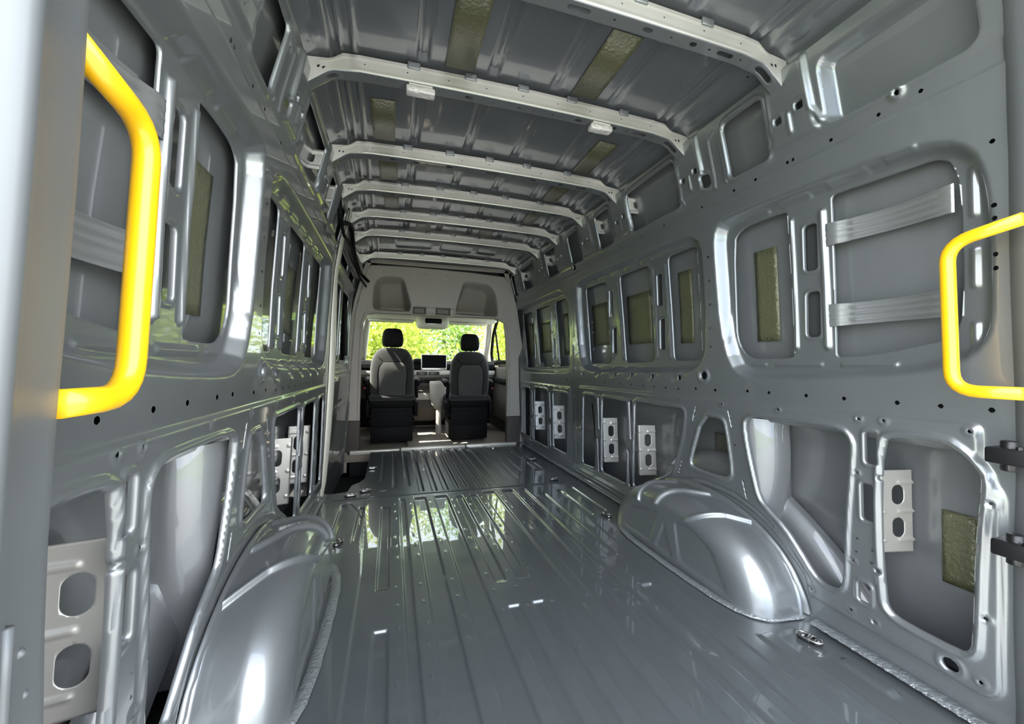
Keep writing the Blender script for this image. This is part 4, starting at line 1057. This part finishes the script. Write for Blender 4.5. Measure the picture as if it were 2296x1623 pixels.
seat(-.455, 4.36, 1.0, 'left grey fabric cab seat with sunlight falling across its back')
s2 = seat(.372, 4.36, .97, 'right grey fabric cab seat, in front of the right door window', -1)
s2.scale = (.98, 1, .975)
o = MB().tube([(.80, 4.12, 1.32), (.795, 4.12, .9), (.80, 4.13, .25)], .012, 6).build('seat_belt', BLK, None, True); tag(o, 'black seat belt hanging by the right cab door', 'seat belt')
o = MB().tube([(-.80, 4.14, 1.25), (-.81, 4.15, .8), (-.80, 4.16, .20)], .012, 6).build('seat_belt', BLK, None, True); tag(o, 'black seat belt hanging by the left cab door', 'seat belt')
mh = MB().box(-1.15, -.97, 5.10, 5.21, .88, 1.06, .04).build('mirror_housing', BLK, DOORL, True, rel=DOORL.location)
MB().box(-1.0, -.90, 5.14, 5.18, .86, .92, .012).build('mirror_arm', BLK, mh, True, rel=DOORL.location)

# outer shell so that light only enters through the openings
m = MB()
for s in (-1, 1):
    zz = [-.35, .3, 1.0, 1.5, 1.8, 1.95]
    for a, b in zip(zz[:-1], zz[1:]):
        m.add([(s*(float(XW(a))+.165), .30, a), (s*(float(XW(a))+.165), 4.05, a), (s*(float(XW(b))+.165), 4.05, b), (s*(float(XW(b))+.165), .30, b)], [(0, 1, 2, 3)])
m.add([(-.9, .30, 1.95), (.9, .30, 1.95), (.9, 4.9, 1.95), (-.9, 4.9, 1.95)], [(0, 1, 2, 3)])
m.add([(-.80, 4.9, 1.95), (.80, 4.9, 1.95), (.75, 4.95, 1.43), (-.75, 4.95, 1.43)], [(0, 1, 2, 3)])
for s in (-1, 1): m.add([(s*.88, .30, -.35), (s*1.06, .30, -.35), (s*.90, .30, 1.95), (s*.75, .30, 1.95)], [(0, 1, 2, 3)])
o = m.build('wall_outer', SKIN); tag(o, kind='structure')

# ---------------------------------------------------------------- outdoors
o = MB().add([(-60, -60, -.62), (60, -60, -.62), (60, 60, -.62), (-60, 60, -.62)], [(0, 1, 2, 3)]).build('ground', GRND); tag(o, kind='structure')
o = MB().add([(-5, -14, -.61), (7, -14, -.61), (7, 8.2, -.61), (-5, 8.2, -.61)], [(0, 1, 2, 3)]).build('ground_drive', ASPH); tag(o, kind='structure')
rs = np.random.RandomState(3)
def foliage(c, rad, n, size, m, parent, name='foliage'):
    # leaf cards spread through clumps of the crown
    nc = 26; cc = rs.normal(size=(nc, 3)); cc /= np.linalg.norm(cc, axis=1)[:, None]; cc *= rs.uniform(.35, .95, (nc, 1))
    k = rs.randint(0, nc, n); p = cc[k]+rs.normal(scale=.21, size=(n, 3)); p = p*np.array(rad)
    a = rs.normal(size=(n, 3)); a /= np.linalg.norm(a, axis=1)[:, None]; b = np.cross(a, rs.normal(size=(n, 3))); b /= np.linalg.norm(b, axis=1)[:, None]
    sz = size*rs.uniform(.6, 1.3, (n, 1)); V = np.empty((n, 4, 3)); V[:, 0] = p-a*sz; V[:, 1] = p+b*sz*.5; V[:, 2] = p+a*sz; V[:, 3] = p-b*sz*.5
    me = bpy.data.meshes.new(name); me.from_pydata(V.reshape(-1, 3).tolist(), [], np.arange(4*n).reshape(-1, 4).tolist()); me.update()
    o = link(name, me, m, parent); o.location = c; return o
def tree(x, y, h, rad, m, label, n=5200, size=.10):
    e = empty('tree', (x, y, -.62), label, 'tree', 'sunlit trees beyond the windscreen')
    tr = MB().tube([(0, 0, 0), (.05, .02, h*.5), (-.02, .05, h)], [.16, .12, .06], 10).build('trunk', BARK, e, True)
    for a in range(5):
        t = a*1.3; MB().tube([(0, 0, h*.45), (.5*math.cos(t)*rad[0], .5*math.sin(t)*rad[1], h*.8+.3*math.sin(a))], [.06, .02], 6).build('branch', BARK, tr, True)
    foliage((0, 0, h), rad, n, size, m, e)
for x, y, h, rad, m, lb in ((-5.1, 9.6, 2.2, (1.5, 1.3, 2.4), LEAF, 'bright green leafy tree at the far left of the windscreen'),
        (-1.1, 9.6, 2.0, (1.5, 1.3, 2.3), LEAF, 'bright yellow-green tree seen around the left headrest'),
        (3.0, 9.9, 2.1, (1.5, 1.3, 2.4), LEAF, 'bright yellow-green tree seen around the right headrest'),
        (-4.2, 14.2, 2.6, (1.9, 1.6, 3.2), LEAFD, 'darker tree in the back row, beyond the left end of the windscreen'),
        (1.3, 14.2, 2.6, (1.9, 1.6, 3.2), LEAFD, 'darker tree in the back row, seen between the two headrests'),
        (6.9, 14.2, 2.6, (1.9, 1.6, 3.2), LEAFD, 'darker tree in the back row, seen at the right end of the windscreen'),
        (6.4, 8.6, 2.2, (1.4, 1.4, 2.4), LEAF, 'leafy tree seen through the right cab door window'),
        (-5.6, 5.6, 2.2, (1.6, 1.6, 2.4), LEAF, 'leafy tree beyond the left cab door window')):
    tree(x, y, h, rad, m, lb, 15000, .060)
e = empty('hedge', (0, 7.3, -.62), 'low leafy hedge seen through the bottom of the windscreen', 'hedge')
MB().tube([(-4.5, 0, .1), (5, 0, .1)], .05, 6).build('stem', BARK, e)
foliage((0, 0, .75), (4.2, .4, .85), 12000, .055, LEAF, e)
